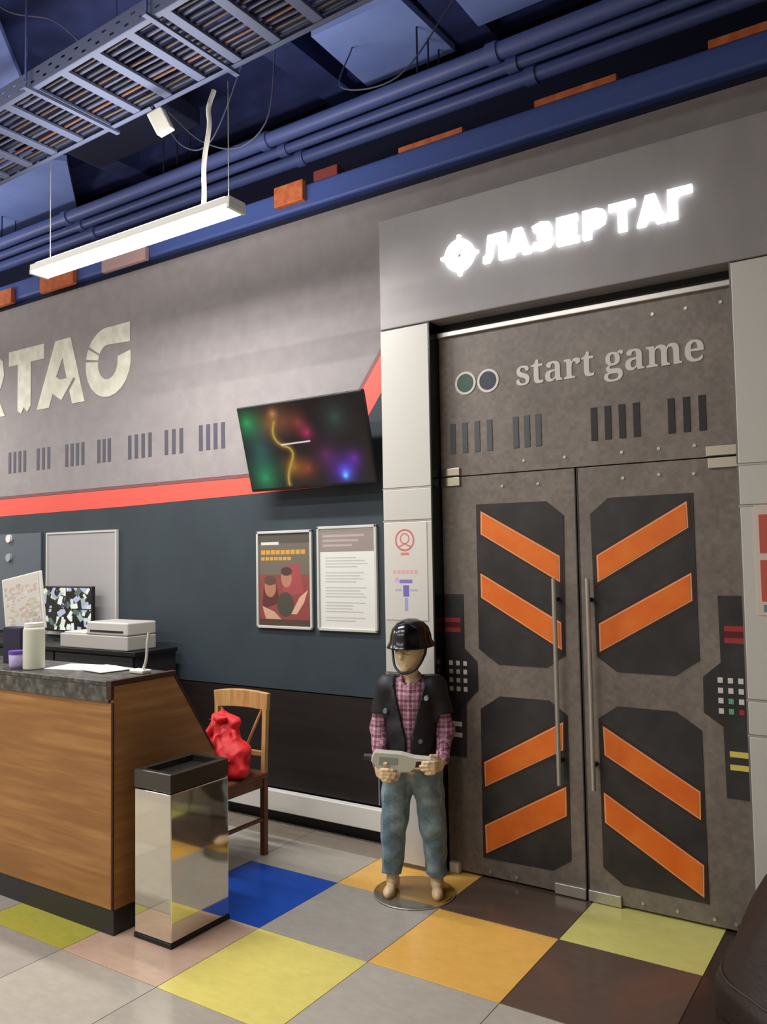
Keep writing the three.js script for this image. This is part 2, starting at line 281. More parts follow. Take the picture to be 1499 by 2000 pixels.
// ------------------------------------------------------------------ entrance: printed glass transom and two leaves
const DZ = 0.0, DT = 0.003;                  // front face of the film, thickness of a printed shape
const font = await new FontLoader().loadAsync('fonts/droid/droid_serif_bold.typeface.json');
const ring = (cx, cy, r0, r1, z, d) => { const s = new THREE.Shape(); s.absarc(cx, cy, r1, 0, Math.PI * 2); if (r0) { const h = new THREE.Path(); h.absarc(cx, cy, r0, 0, Math.PI * 2, true); s.holes.push(h); } const g = new THREE.ExtrudeGeometry(s, { depth: d, bevelEnabled: false, curveSegments: 16 }); g.translate(0, 0, z); return muv(g); };
const boltGeo = muv(new THREE.CylinderGeometry(0.008, 0.009, 0.004, 10).rotateX(Math.PI / 2));
const bolt = (p, x, y, m) => { const o = part(p, 'bolt', boltGeo, m); o.position.set(x, y, DZ + 0.002); };
{
  const t = struct('window_1', 'grey printed transom panel over the doors reading start game', 'transom');
  part(t, 'pane', B(0.412, 1.937, 2.106, 2.872, -0.03, DZ), mDoor);
  const g = new TextGeometry('start game', { font, size: 0.1, depth: 0.004, curveSegments: 5 }); g.computeBoundingBox();
  const bb = g.boundingBox, wd = bb.max.x - bb.min.x;
  g.translate(-bb.min.x, 0, 0); g.scale(0.93 / wd, 0.186 / 0.14, 1); g.translate(0.872, 2.552, DZ);
  part(t, 'lettering', muv(g), mPrintWhite);
  [[0.573, 2.606, 0x35564a], [0.708, 2.602, 0x2c3448]].forEach(([x, y, c]) => { part(t, 'ring', ring(x, y, 0.05, 0.063, DZ, 0.004), mPrintWhite); part(t, 'ring_centre', ring(x, y, 0, 0.047, DZ, 0.003), M(c, 0.5)); });
  for (const [a, b, n, m] of [[0.475, 0.725, 4, mSlotMid], [0.845, 1.0, 3, mSlotMid], [1.262, 1.5, 4, mSlotDark], [1.632, 1.8, 3, mSlotDark]]) for (let q = 0; q < n; q++) {
    const cx = a + 0.015 + (b - a - 0.03) * q / (n - 1); part(t, 'printed_slot', B(cx - 0.016, cx + 0.016, 2.228, 2.392, DZ, DZ + DT, 0.001), m);
  }
  for (const [x, y] of [[1.576, 2.805], [1.728, 2.806], [1.881, 2.807], [1.408, 2.16], [1.583, 2.163], [1.744, 2.163], [1.12, 2.16], [0.9, 2.16]]) bolt(t, x, y, mSteel);
  part(t, 'patch_fitting', B(0.425, 0.53, 2.108, 2.15, -0.035, 0.014, 0.003), mChrome, 'polished glass clamp');
  part(t, 'patch_fitting', B(1.795, 1.934, 2.108, 2.155, -0.035, 0.014, 0.003), mChrome, 'polished glass clamp');
}
function leaf(name, label, s) {              // s = -1 left leaf, 1 right leaf; shapes are mirrored about the meeting line
  const MX = 1.175, d = struct(name, label, 'door'), e = (p) => s > 0 ? p.map(([x, y]) => [MX + x, y]) : p.map(([x, y]) => [MX - x, y]).reverse();
  const out = s > 0 ? 1.936 - MX : MX - 0.413;
  const bx = (x0, x1, y0, y1, z0, z1, r) => s > 0 ? B(MX + x0, MX + x1, y0, y1, z0, z1, r) : B(MX - x1, MX - x0, y0, y1, z0, z1, r);
  part(d, 'pane', bx(0.003, out, 0.012, 2.1, -0.03, DZ), mDoor);
  part(d, 'edge_strip', bx(0.003, 0.009, 0.012, 2.1, -0.032, 0.002), mCharcoal);
  const U = [[0.068, 1.868], [0.16, 1.944], [0.555, 1.946], [0.557, 1.182], [0.446, 1.106], [0.178, 1.106], [0.08, 1.175]];
  const Lo = [[0.078, 0.877], [0.172, 0.943], [0.444, 0.942], [0.555, 0.868], [0.56, 0.102], [0.178, 0.108], [0.08, 0.173]];
  const S = [[[0.094, 1.665], [0.527, 1.909], [0.53, 1.787], [0.096, 1.534]], [[0.096, 1.334], [0.536, 1.58], [0.536, 1.452], [0.096, 1.198]], [[0.1, 0.844], [0.54, 0.594], [0.538, 0.468], [0.104, 0.706]], [[0.094, 0.529], [0.544, 0.27], [0.54, 0.127], [0.096, 0.387]]];
  const grow = (p, a) => { const cx = p.reduce((t, q) => t + q[0], 0) / 4, cy = p.reduce((t, q) => t + q[1], 0) / 4; return p.map(([x, y]) => { const m = cy + (x - cx) * (p[1][1] - p[0][1]) / (p[1][0] - p[0][0]); return [x + Math.sign(x - cx) * a, y + Math.sign(y - m) * a + Math.sign(x - cx) * a * (p[1][1] - p[0][1]) / (p[1][0] - p[0][0])]; }); };
  part(d, 'dark_panel', poly(e(U), DZ, DT), mDecal, 'charcoal chamfered panel'); part(d, 'dark_panel', poly(e(Lo), DZ, DT), mDecal, 'charcoal chamfered panel');
  for (const p of S) {
    const st = part(d, 'chevron_stripe', poly(e(grow(p, -0.008)), DZ + DT, 0.004), mOrange, 'orange diagonal stripe');
    part(st, 'pale_edge', poly(e(p), DZ + DT, 0.0025), mOrangePale); part(st, 'dark_edge', poly(e(grow(p, 0.013)), DZ + DT, 0.0012), mBrownEdge);
  }
  const P = s > 0 ? [[0.645, 1.476], [0.647, 1.178], [0.569, 1.11], [0.567, 0.95], [0.648, 0.893], [0.652, 0.583], [out - 0.002, 0.583], [out - 0.002, 1.476]] : [[0.643, 1.468], [0.644, 1.18], [0.57, 1.114], [0.567, 0.965], [0.64, 0.892], [0.645, 0.604], [out - 0.002, 0.604], [out - 0.002, 1.468]];
  const kp = part(d, 'keypad_panel', poly(e(P), DZ, DT), mDecal, 'charcoal printed keypad panel');
  const k0 = s > 0 ? 0.643 : 0.64, dk = 0.043;
  for (let r = 0; r < 4; r++) for (let c = 0; c < 3; c++) part(kp, 'key', bx(k0 + c * dk - 0.011, k0 + c * dk + 0.011, 1.088 - r * 0.0455, 1.112 - r * 0.0455, DZ + DT, DZ + DT + 0.003, 0.001), s > 0 && r === 3 ? [mPrintWhite, mPrintGreen, mPrintRed][c] : s > 0 && r === 2 && c === 1 ? mPrintGreen : mPrintWhite);
  const b0 = s > 0 ? 0.667 : 0.663, b1 = out - 0.004;
  part(kp, 'indicator_bar', bx(b0, b1, 1.318, 1.342, DZ + DT, DZ + DT + 0.002), mPrintRed); part(kp, 'indicator_bar', bx(b0, b1, 1.265, 1.289, DZ + DT, DZ + DT + 0.002), mPrintRed); part(kp, 'indicator_gap', bx(b0, b1, 1.29, 1.317, DZ + DT, DZ + DT + 0.001), mPrintRedDark);
  part(kp, 'warning_bar', bx(b0 + 0.004, b1, 0.765, 0.79, DZ + DT, DZ + DT + 0.002), s > 0 ? mPrintYellow : mPrintWhite); part(kp, 'warning_bar', bx(b0 + 0.004, b1, 0.708, 0.732, DZ + DT, DZ + DT + 0.002), s > 0 ? mPrintYellow : mPrintWhite);
  const hx = s > 0 ? 0.062 : 0.11;
  const H = (x) => MX + s * x;
  const h = part(d, 'handle', rod([H(hx), 0.545, 0.055], [H(hx), 1.555, 0.055], 0.0115), mSteel, 'long tubular steel pull handle');
  for (const y of [0.66, 1.45]) part(h, 'handle_mount', rod([H(hx), y, -0.002], [H(hx), y, 0.055], 0.011), mBlack);
  part(d, 'patch_fitting', bx(0.006, 0.165, 0.004, 0.056, -0.036, 0.014, 0.003), mSteel, 'steel bottom clamp');
  part(d, 'patch_fitting', bx(s > 0 ? 0.627 : 0.645, out - 0.003, 2.052, 2.1, -0.035, 0.014, 0.003), mChrome, 'polished glass clamp');
  if (s < 0) part(d, 'floor_pivot', bx(out - 0.07, out - 0.012, 0.0, 0.055, -0.02, 0.03, 0.006), mWhitePlastic, 'pale floor pivot cover');
  for (const [x, y] of s > 0 ? [[0.235, 2.035], [0.405, 2.04], [0.562, 2.034], [0.264, 0.042], [0.42, 0.041], [0.58, 0.04], [0.67, 0.038]] : [[0.374, 0.035], [0.2, 2.035], [0.4, 2.035], [0.52, 0.035]]) bolt(d, MX + s * x, y, mSteel);
}
leaf('door_1', 'left door leaf with orange chevrons, next to the mannequin', -1);
leaf('door_2', 'right door leaf with orange chevrons and yellow barred keypad panel', 1);

// ------------------------------------------------------------------ lit sign
{
  const s = thing('illuminated_sign', 'glowing white sign reading ЛАЗЕРТАГ with a round crosshair emblem', 'sign');
  const z = 0.1, d = 0.022, y0 = 3.192, h = 0.142;
  const em = part(s, 'crosshair_emblem', (() => {
    const sh = new THREE.Shape(), n = 96, cx = 0.612, cy = 3.268;
    for (let q = 0; q <= n; q++) { const a = q / n * Math.PI * 2, m = Math.abs(((a + Math.PI / 4) % (Math.PI / 2)) - Math.PI / 4), r = m < 0.13 ? 0.11 : 0.086; sh[q ? 'lineTo' : 'moveTo'](cx + Math.cos(a) * r, cy + Math.sin(a) * r); }
    const ho = new THREE.Path(); ho.absarc(cx, cy, 0.013, 0, Math.PI * 2, true); sh.holes.push(ho);
    const g = new THREE.ExtrudeGeometry(sh, { depth: d, bevelEnabled: false, curveSegments: 10 }); g.translate(0, 0, z); return muv(g);
  })(), mSignGlow);
  part(em, 'centre_dot', ring(0.612, 3.268, 0, 0.0125, z, 0.004), mCharcoal);
  const glyphs = {
    Л: [[[0, 0], [0.02, 0.24], [0.14, 0.3], [0.24, 1], [1, 1], [1, 0], [0.7, 0], [0.7, 0.76], [0.46, 0.76], [0.4, 0.2], [0.26, 0]]],
    А: [[[0, 0], [0.34, 1], [0.68, 1], [1.02, 0], [0.7, 0], [0.65, 0.17], [0.37, 0.17], [0.31, 0]], [[0.43, 0.38], [0.6, 0.38], [0.515, 0.68]]],
    З: [[[0.02, 0.1], [0.14, 0.34], [0.45, 0.25], [0.62, 0.32], [0.55, 0.41], [0.28, 0.42], [0.28, 0.6], [0.5, 0.61], [0.56, 0.69], [0.42, 0.76], [0.16, 0.68], [0.06, 0.9], [0.44, 1.02], [0.78, 0.96], [0.88, 0.74], [0.76, 0.54], [0.94, 0.3], [0.8, 0.06], [0.45, -0.02]]],
    Е: [[[0.05, 0], [0.05, 1], [0.88, 1], [0.88, 0.77], [0.36, 0.77], [0.36, 0.62], [0.82, 0.62], [0.82, 0.39], [0.36, 0.39], [0.36, 0.23], [0.9, 0.23], [0.9, 0]]],
    Р: [[[0.05, 0], [0.05, 1], [0.6, 1], [0.86, 0.9], [0.95, 0.67], [0.86, 0.42], [0.6, 0.32], [0.36, 0.32], [0.36, 0]], [[0.36, 0.55], [0.56, 0.55], [0.64, 0.66], [0.56, 0.77], [0.36, 0.77]]],
    Т: [[[0.35, 0], [0.35, 0.76], [0.02, 0.76], [0.02, 1], [0.98, 1], [0.98, 0.76], [0.66, 0.76], [0.66, 0]]],
    Г: [[[0.08, 0], [0.08, 1], [0.92, 1], [0.92, 0.76], [0.4, 0.76], [0.4, 0]]],
  };
  const word = 'ЛАЗЕРТАГ', pitch = (1.815 - 0.752) / 8;
  [...word].forEach((c, k) => { const [o, ...ho] = glyphs[c], f = (p) => p.map(([x, y]) => [0.752 + k * pitch + x * pitch * 0.97, y0 + y * h]); part(s, 'letter', poly(f(o), z, d, ho.map(f)), mSignGlow); });
  const l = new THREE.RectAreaLight(0xf2f4ff, 3, 1.3, 0.16); l.position.set(1.16, 3.262, 0.14); l.rotation.y = Math.PI; l.castShadow = true; s.add(l);
}

// ------------------------------------------------------------------ suspended tube lamps
function tubeLamp(x, y, z, label, first) {
  const W = 1.68, t = thing('tube_lamp', label, 'lamp', [x, y, z], first ? undefined : 'added unseen tube lamps that light the hall');
  part(t, 'housing', merge(B(-W / 2, W / 2, 0.012, 0.05, -0.06, 0.06, 0.004), B(-W / 2, -W / 2 + 0.02, -0.012, 0.02, -0.062, 0.062, 0.003), B(W / 2 - 0.02, W / 2, -0.012, 0.02, -0.062, 0.062, 0.003)), mWhitePlastic, 'white metal housing');
  part(t, 'diffuser', B(-W / 2 + 0.02, W / 2 - 0.02, -0.012, 0.012, -0.056, 0.056, 0.01), mLampGlow, 'glowing white diffuser');
  const l = new THREE.RectAreaLight(LAMP_COLOUR, LAMP_POWER, W - 0.06, 0.11); l.position.set(0, -0.02, 0); l.rotation.x = -Math.PI / 2; l.castShadow = true; t.add(l);
  {                                          // glowing top lens and up-light, added to brighten the ceiling
    part(t, 'added_uplight_lens', B(-W / 2 + 0.04, W / 2 - 0.04, 0.05, 0.058, -0.05, 0.05, 0.003), mLampGlow);
    const u = new THREE.RectAreaLight(LAMP_COLOUR, LAMP_POWER * (first ? 0.42 : 0.6), W - 0.1, 0.1); u.position.set(0, 0.066, 0); u.rotation.x = Math.PI / 2; u.castShadow = true; t.add(u);
  }
  const cord = first ? [[0.59, 0.05, 0], [0.602, 0.1, 0.0], [0.61, 0.3, 0.005], [0.645, 0.5, 0.0], [0.636, 0.6, -0.005], [0.66, 0.69, -0.02]] : [[0.4, 0.05, 0], [0.4, 5.28 - y, 0]];
  part(t, 'power_cord', tube(cord, 0.013, 30), mWhitePlastic, 'slack white power cord');
  for (const q of [-0.72, 0.78]) part(t, 'suspension_wire', rod([q, 0.05, 0], [q, first ? 0.69 : 5.28 - y, 0], 0.0025, 0.0025, 6), mSteel);
}
LAMPS.forEach(([x, y, z, label], k) => tubeLamp(x, y, z, label, !k));

// ------------------------------------------------------------------ ceiling services
{
  const b = struct('trim_2', 'blue steel beam along the top of the grey wall', 'beam');
  part(b, 'beam', B(X0, X1, 3.925, 4.082, -0.26, -0.13, 0.02), mBeam); part(b, 'beam_shadow_strip', B(X0, X1, 3.868, 3.925, -0.26, -0.19), mNavyDeep);  // deep navy strip below the beam: its shadow line put into the colour
}
[[0.953, 1.4, 4.083, 4.12, 'thin orange batten on the beam, above the middle of the lit sign'], [0.085, 0.516, 4.083, 4.115, 'thin orange batten on the beam, above the left end of the fascia'], [1.845, 2.5, 4.083, 4.125, 'thin orange batten on the beam at the top right corner']].forEach(([a, c, y0, y1, l]) => single('orange_batten', l, 'batten', B(a, c, y0, y1, -0.2, -0.14, 0.004), mBatten, 'orange battens along the blue beam'));
[[-0.85, -0.61, 3.965, 4.1, 'square orange block clipped to the beam right of the tube lamp', mBatten], [-0.56, -0.37, 4.083, 4.15, 'small dull red block on the beam right of the square orange block', mBattenRed], [-3.39, -2.95, 3.89, 4.02, 'orange block on the beam below the left end of the tube lamp', mBatten], [-4.3, -3.79, 3.89, 4.02, 'orange block on the beam at the left edge of the picture', mBatten], [-2.6, -2.1, 3.9, 4.0, 'pale pinkish block on the beam behind the tube lamp', mBattenPale]].forEach(([a, c, y0, y1, l, m]) => single('beam_block', l, 'block', B(a, c, y0, y1, y0 > 4.08 ? -0.22 : -0.13, y0 > 4.08 ? -0.14 : -0.09, 0.006), m, 'coloured blocks along the blue beam'));
[[4.62, -0.36, 0.05, 'upper blue ceiling pipe, farthest from the grey wall beam'], [4.6, -0.5, 0.034, 'thin middle blue ceiling pipe'], [4.58, -0.64, 0.045, 'lower blue ceiling pipe, nearest the grey wall beam']].forEach(([y, z, r, l], k) => {
  const p = thing('ceiling_pipe', l, 'pipe', [0, y, z], 'blue pipes along the ceiling');
  part(p, 'pipe_run', rod([X0, 0, 0], [X1, 0, 0], r, r, 18), mNavyPipe);
  for (const x of [-3.4, -1.15 + k * 0.05, 0.62 + k * 0.06, 2.4]) part(p, 'coupling', rod([x - 0.035, 0, 0], [x + 0.035, 0, 0], r + 0.012, r + 0.012, 18), mNavyPipe);
  for (const x of [-4.6, -2.2, 0.1, 1.6]) part(p, 'hanger', rod([x, r, 0], [x, TOP - y, 0], 0.006, 0.006, 6), mNavyDeep);
});
{ // cable tray
  const t = thing('cable_tray', 'perforated grey ladder cable tray running under the dark ceiling', 'cable tray', [-0.9, 4.2, 1.14]);
  t.rotation.y = -0.03;
  const a = -3.2, b = 3.6, hole = (x, y) => [[x - 0.016, y - 0.006], [x + 0.016, y - 0.006], [x + 0.016, y + 0.006], [x - 0.016, y + 0.006]];
  const holes = []; for (let q = 0; q < 60; q++) { const x = a + 0.06 + q * 0.112; if (x < b - 0.05) holes.push(hole(x, 0.03), hole(x + 0.05, 0.068)); }
  for (const z of [-0.262, 0.26]) part(t, 'side_rail', merge(poly([[a, 0], [b, 0], [b, 0.1], [a, 0.1]], z - 0.0015, 0.003, holes), B(a, b, 0, 0.003, z > 0 ? z - 0.03 : z, z > 0 ? z : z + 0.03), B(a, b, 0.097, 0.1, z > 0 ? z - 0.015 : z, z > 0 ? z : z + 0.015)), mTray, 'perforated side rail');
  for (let q = 0; q < 25; q++) part(t, 'rung', B(a + 0.15 + q * 0.265, a + 0.21 + q * 0.265, 0.004, 0.022, -0.258, 0.256, 0.003), mTray);
  for (const x of [-2.6, -0.36, 0.62, 2.2]) for (const z of [-0.285, 0.285]) part(t, 'hanger_rod', rod([x, 0.01, z], [x, 1.1, z], 0.007, 0.007, 8), mNavyPipe);
  for (const x of [-2.6, -0.36, 0.62, 2.2]) part(t, 'support_bar', B(x - 0.015, x + 0.015, -0.014, 0.0, -0.3, 0.3), mTray);
  const cols = [0x34364a, 0x544840, 0x40425a, 0x6a4636, 0x484a60, 0x262838, 0x585a72, 0x4e3a34, 0x3e4056, 0x32344a, 0x585c78, 0x484040, 0x2c3046].map((c) => M(c, 0.6));
  const words = ['thickest dark', 'brown', 'slate blue', 'rust brown', 'grey', 'near black', 'pale grey', 'dark brown', 'muted grey', 'deep blue grey', 'light blue grey', 'taupe', 'charcoal blue'];
  for (let q = 0; q < 13; q++) {
    const z = 1.14 - 0.225 + q * 0.0375, r = [0.012, 0.008, 0.01, 0.009, 0.013][q % 5], pts = [];
    for (let i = 0; i <= 14; i++) { const x = -4.0 + i * 0.45; pts.push([x, 4.222 + r + (rnd() * 0.006), z + (x + 0.9) * 0.03 + (rnd() - 0.5) * 0.01]); }
    single('cable', `${words[q]} cable lying in the cable tray, ${['first', 'second', 'third', 'fourth', 'fifth', 'sixth', 'seventh', 'eighth', 'ninth', 'tenth', 'eleventh', 'twelfth', 'thirteenth'][q]} counted from the wall side`, 'cable', tube(pts, r, 60, 6), cols[q], 'cables lying in the tray');
  }
}
{ // flat blue ceiling rafts
  const raft = (pts, label) => { const g = new THREE.ExtrudeGeometry(new THREE.Shape(pts.map(([x, z]) => new THREE.Vector2(x, -z))), { depth: 0.05, bevelEnabled: false }); g.rotateX(-Math.PI / 2); g.translate(0, 4.98, 0);
    const t = thing('ceiling_panel', label, 'ceiling panel', [0, 0, 0], 'flat blue panels under the ceiling'); part(t, 'panel', muv(g), mRaft);
    const cx = pts.reduce((a, p) => a + p[0], 0) / pts.length, cz = pts.reduce((a, p) => a + p[1], 0) / pts.length; part(t, 'hanger', rod([cx, 5.03, cz], [cx, TOP, cz], 0.008, 0.008, 6), mNavyDeep); };
  raft([[-0.5, -0.06], [0.15, -0.06], [0.18, -0.72], [-0.52, -0.72]], 'flat blue square panel under the ceiling, left of the dark cross beam');
  raft([[0.42, -0.02], [1.6, -0.02], [1.6, -0.58], [0.42, -0.58]], 'flat blue panel under the ceiling, right of the dark cross beam');
  raft([[-3.16, -0.18], [-4.05, -0.95], [-5.6, -0.95], [-5.2, 0.7], [-4.0, 0.7]], 'flat grey blue panel under the ceiling behind the left end of the tray');
  raft([[-2.65, 0.48], [-2.03, 1.1], [-2.8, 1.9], [-3.5, 1.3]], 'flat blue panel at the upper left, above the cable tray');
  single('air_duct', 'dark wide duct box under the ceiling behind the lamp cord', 'duct', B(-2.85, -1.7, 4.86, 5.0, -0.27, 0.5, 0.02), mNavyDeep);
}
{
  const s = thing('junction_box', 'small white box hanging just below the cable tray', 'junction box', [-0.75, 4.05, 0.95]);
  s.rotation.set(0.35, 0.5, 0.25);
  part(s, 'body', B(-0.045, 0.045, -0.06, 0.06, -0.04, 0.04, 0.008), mWhitePlastic); part(s, 'mount', rod([0, 0.05, 0], [0.0, 0.085, 0.03], 0.012), mCharcoal);
}
[[[[-0.35, 4.984, -0.3], [-0.3, 4.6, -0.1], [0.1, 4.52, -0.1], [0.45, 4.984, -0.25]], 'loose cable sagging below the square blue panel'], [[[-1.74, 4.856, 0.0], [-1.35, 4.5, 0.05], [-0.95, 4.33, 0.1], [-0.75, 4.42, 0.1], [-0.74, 5.016, 0.0]], 'loose tangled cable right of the lamp cord'], [[[-1.76, 4.856, 0.1], [-1.5, 4.5, 0.1], [-1.2, 4.4, 0.15], [-0.86, 5.016, 0.1]], 'thin loose cable loop just behind the lamp cord'], [[[-1.9, 5.2, 1.5], [-1.6, 4.8, 1.35], [-1.2, 4.6, 1.3], [-0.9, 4.32, 1.3]], 'loose wire dropping to the tray at the upper left']].forEach(([p, l]) => single('loose_cable', l, 'cable', tube(p, 0.005, 30, 6), M(0x5c6078, 0.6), 'loose ceiling cables'));

// ------------------------------------------------------------------ things on the wall
{ // television, tilted forward
  const t = thing('television', 'black wall television tilted down, showing a dark rainbow picture', 'television', [-0.515, 2.105, -0.02]);
  t.rotation.x = 0.262;
  const tex = canvasTex(512, 288, (c, w, h) => {
    c.fillStyle = '#120a10'; c.fillRect(0, 0, w, h);
    const blob = (x, y, r, col) => { const g = c.createRadialGradient(x, y, 0, x, y, r); g.addColorStop(0, col); g.addColorStop(1, 'rgba(0,0,0,0)'); c.fillStyle = g; c.globalCompositeOperation = 'lighter'; c.fillRect(0, 0, w, h); c.globalCompositeOperation = 'source-over'; };
    blob(30, 50, 120, '#0c8a44'); blob(70, 250, 150, '#0a8044'); blob(70, 150, 150, '#143a3c'); blob(130, 60, 130, '#5a3a1c'); blob(190, 60, 130, '#3c2414'); blob(250, 70, 80, '#5c2018'); blob(280, 110, 60, '#8a1848'); blob(400, 70, 120, '#1c3a30'); blob(200, 220, 90, '#8a5a0c'); blob(260, 230, 80, '#6a2c10'); blob(340, 190, 100, '#420f38'); blob(400, 250, 120, '#3a16a0'); blob(410, 258, 56, '#145a68'); blob(404, 266, 22, '#2c8a60'); blob(450, 210, 70, '#44106a'); blob(150, 30, 40, '#6a5030');
    c.lineCap = 'round';
    for (const [wd, col] of [[34, 'rgba(150,110,30,0.25)'], [18, 'rgba(170,130,40,0.4)'], [7, '#a8954a']]) { c.strokeStyle = col; c.lineWidth = wd; c.beginPath(); c.moveTo(150, 60); c.bezierCurveTo(120, 110, 150, 140, 190, 150); c.bezierCurveTo(240, 180, 160, 220, 170, 280); c.stroke(); }
    c.strokeStyle = '#d8c8d0'; c.lineWidth = 6; c.beginPath(); c.moveTo(165, 140); c.lineTo(285, 138); c.stroke();
  });
  part(t, 'casing', merge(B(-0.485, 0.485, 0, 0.545, -0.035, 0, 0.008), B(-0.3, 0.3, 0.08, 0.4, -0.07, -0.03, 0.02)), mBlack);
  const g = new THREE.PlaneGeometry(0.95, 0.515); g.translate(0, 0.275, 0.0012);
  part(t, 'screen', g, M(0x050505, 0.12, { emissive: 0xffffff, emissiveMap: tex, emissiveIntensity: 0.75 }), 'dark screen with green, yellow and violet shapes');
  part(t, 'wall_bracket', merge(B(-0.1, 0.1, 0.1, 0.34, -0.13, -0.07), B(-0.12, -0.09, 0.08, 0.36, -0.09, -0.06), B(0.09, 0.12, 0.08, 0.36, -0.09, -0.06)), mCharcoal);
  const l = new THREE.RectAreaLight(0x6a5a80, 0.08, 0.95, 0.515); l.position.set(0, 0.275, 0.01); l.rotation.y = Math.PI; l.castShadow = true; t.add(l);
}
function poster(label, x0, x1, y0, y1, draw) {
  const p = thing('framed_poster', label, 'poster', [(x0 + x1) / 2, y0, -0.15], 'framed posters on the slate wall'), w = (x1 - x0) / 2, h = y1 - y0, f = 0.018;
  part(p, 'frame', merge(B(-w, w, 0, f, 0, 0.02, 0.004), B(-w, w, h - f, h, 0, 0.02, 0.004), B(-w, -w + f, 0, h, 0, 0.02, 0.004), B(w - f, w, 0, h, 0, 0.02, 0.004)), M(0xc4c4be, 0.35), 'pale aluminium frame');
  const g = new THREE.PlaneGeometry(2 * w - 0.02, h - 0.02); g.translate(0, h / 2, 0.01);
  part(p, 'sheet', g, M(0xffffff, 0.35, { map: canvasTex(384, 512, draw) }));
  part(p, 'backing', B(-w + 0.004, w - 0.004, 0.004, h - 0.004, 0, 0.008), mCharcoal);
}
poster('framed dark poster with orange heading and red figures, left of the text sheet', -1.07, -0.605, 1.225, 1.855, (c, w, h) => {
  c.fillStyle = '#6e665c'; c.fillRect(0, 0, w, h);
  const fl = (col, pts) => { c.fillStyle = col; c.beginPath(); pts.forEach(([x, y], i) => c[i ? 'lineTo' : 'moveTo'](x, y)); c.fill(); };
  c.fillStyle = '#54514a'; c.fillRect(0, 0, w, 60);
  c.fillStyle = '#d8d4cc'; c.fillRect(24, 52, 130, 16);
  c.fillStyle = '#d09a3e'; for (let k = 0; k < 9; k++) c.fillRect(24 + k * 36, 96, 30, 24); for (let k = 0; k < 7; k++) c.fillRect(24 + k * 32, 134, 26, 18);
  c.fillStyle = '#8c4844'; c.fillRect(10, 230, w - 20, 270);
  fl('#a04c4e', [[180, 190], [300, 170], [330, 330], [180, 340]]); fl('#5e3434', [[40, 300], [130, 260], [160, 380], [30, 420]]);
  const el = (col, x, y, a, b) => { c.fillStyle = col; c.beginPath(); c.ellipse(x, y, a, b, 0, 0, 7); c.fill(); };
  el('#b07860', 90, 300, 42, 52); el('#b47c66', 208, 250, 38, 48); el('#60483c', 90, 262, 44, 26); el('#4e3c38', 208, 212, 40, 24); el('#4c4a3e', 200, 390, 60, 66);
  fl('#d6a890', [[240, 440], [300, 350], [360, 310], [330, 380], [280, 440]]); fl('#c8a088', [[30, 400], [120, 430], [170, 470], [60, 480]]); fl('#54423a', [[10, 470], [374, 470], [374, 506], [10, 506]]);
});
poster('framed white sheet of printed rules with a grey heading, beside the white column', -0.565, -0.115, 1.225, 1.87, (c, w, h) => {
  c.fillStyle = '#dcdcd6'; c.fillRect(0, 0, w, h); c.fillStyle = '#928884'; c.fillRect(10, 14, w - 20, 108);
  c.fillStyle = '#b2a49e'; for (let k = 0; k < 3; k++) c.fillRect(30, 36 + k * 24, 280 - k * 40, 11);
  c.fillStyle = '#b8bab6'; for (let k = 0; k < 22; k++) { if (k % 5 === 4) continue; c.fillRect(46, 150 + k * 15, 180 + hash(k, 3, 8) * 110, 6); }
});
{
  const p = thing('wall_notice', 'white notice with a red round emblem and violet figure on the left column', 'notice', [0.235, 1.33, 0.1]);
  const g = new THREE.PlaneGeometry(0.27, 0.53); g.translate(0, 0.265, 0.003);
  part(p, 'sheet', g, M(0xffffff, 0.45, { map: canvasTex(256, 512, (c, w, h) => {
    c.fillStyle = '#d8d4cc'; c.fillRect(0, 0, w, h); c.strokeStyle = '#c87468'; c.lineWidth = 10; c.beginPath(); c.arc(124, 92, 54, 0, 7); c.stroke();
    c.lineWidth = 7; c.beginPath(); c.arc(124, 84, 26, 0, 7); c.stroke(); c.beginPath(); c.moveTo(86, 128); c.lineTo(124, 112); c.lineTo(162, 128); c.stroke(); c.fillStyle = '#cf8a7c'; c.fillRect(98, 158, 52, 14);
    c.fillStyle = '#dcaeb0'; for (const x of [50, 76, 102, 128, 154, 180]) c.fillRect(x, 250, 19, 20);
    c.fillStyle = '#8c7cc4'; c.fillRect(88, 300, 78, 20); c.fillStyle = '#7670bc'; c.fillRect(110, 330, 36, 60); c.fillStyle = '#a8a4d8'; c.fillRect(118, 396, 20, 70); c.fillStyle = '#d0b4d8'; c.fillRect(60, 290, 24, 26);
    c.fillStyle = '#b4b4d4'; c.fillRect(150, 350, 46, 12); c.fillRect(60, 350, 42, 12);
  }) }));
  part(p, 'backing', B(-0.137, 0.137, -0.002, 0.532, 0, 0.002), mWhite);
}
{
  const p = thing('wall_notice', 'white notice with red squares on the right column', 'notice', [2.1, 1.4, 0.1]);
  part(p, 'backing', B(-0.1, 0.12, 0, 0.47, 0, 0.003), M(0xd9c8bc, 0.45));
  for (const [y0, y1] of [[0.265, 0.43], [0.06, 0.235]]) part(p, 'red_square', B(-0.082, 0.1, y0, y1, 0.003, 0.005), M(0xc05a48, 0.45));
  part(p, 'blue_square', B(-0.076, 0.1, 0.015, 0.045, 0.003, 0.005), M(0x6e8a90, 0.45));
}

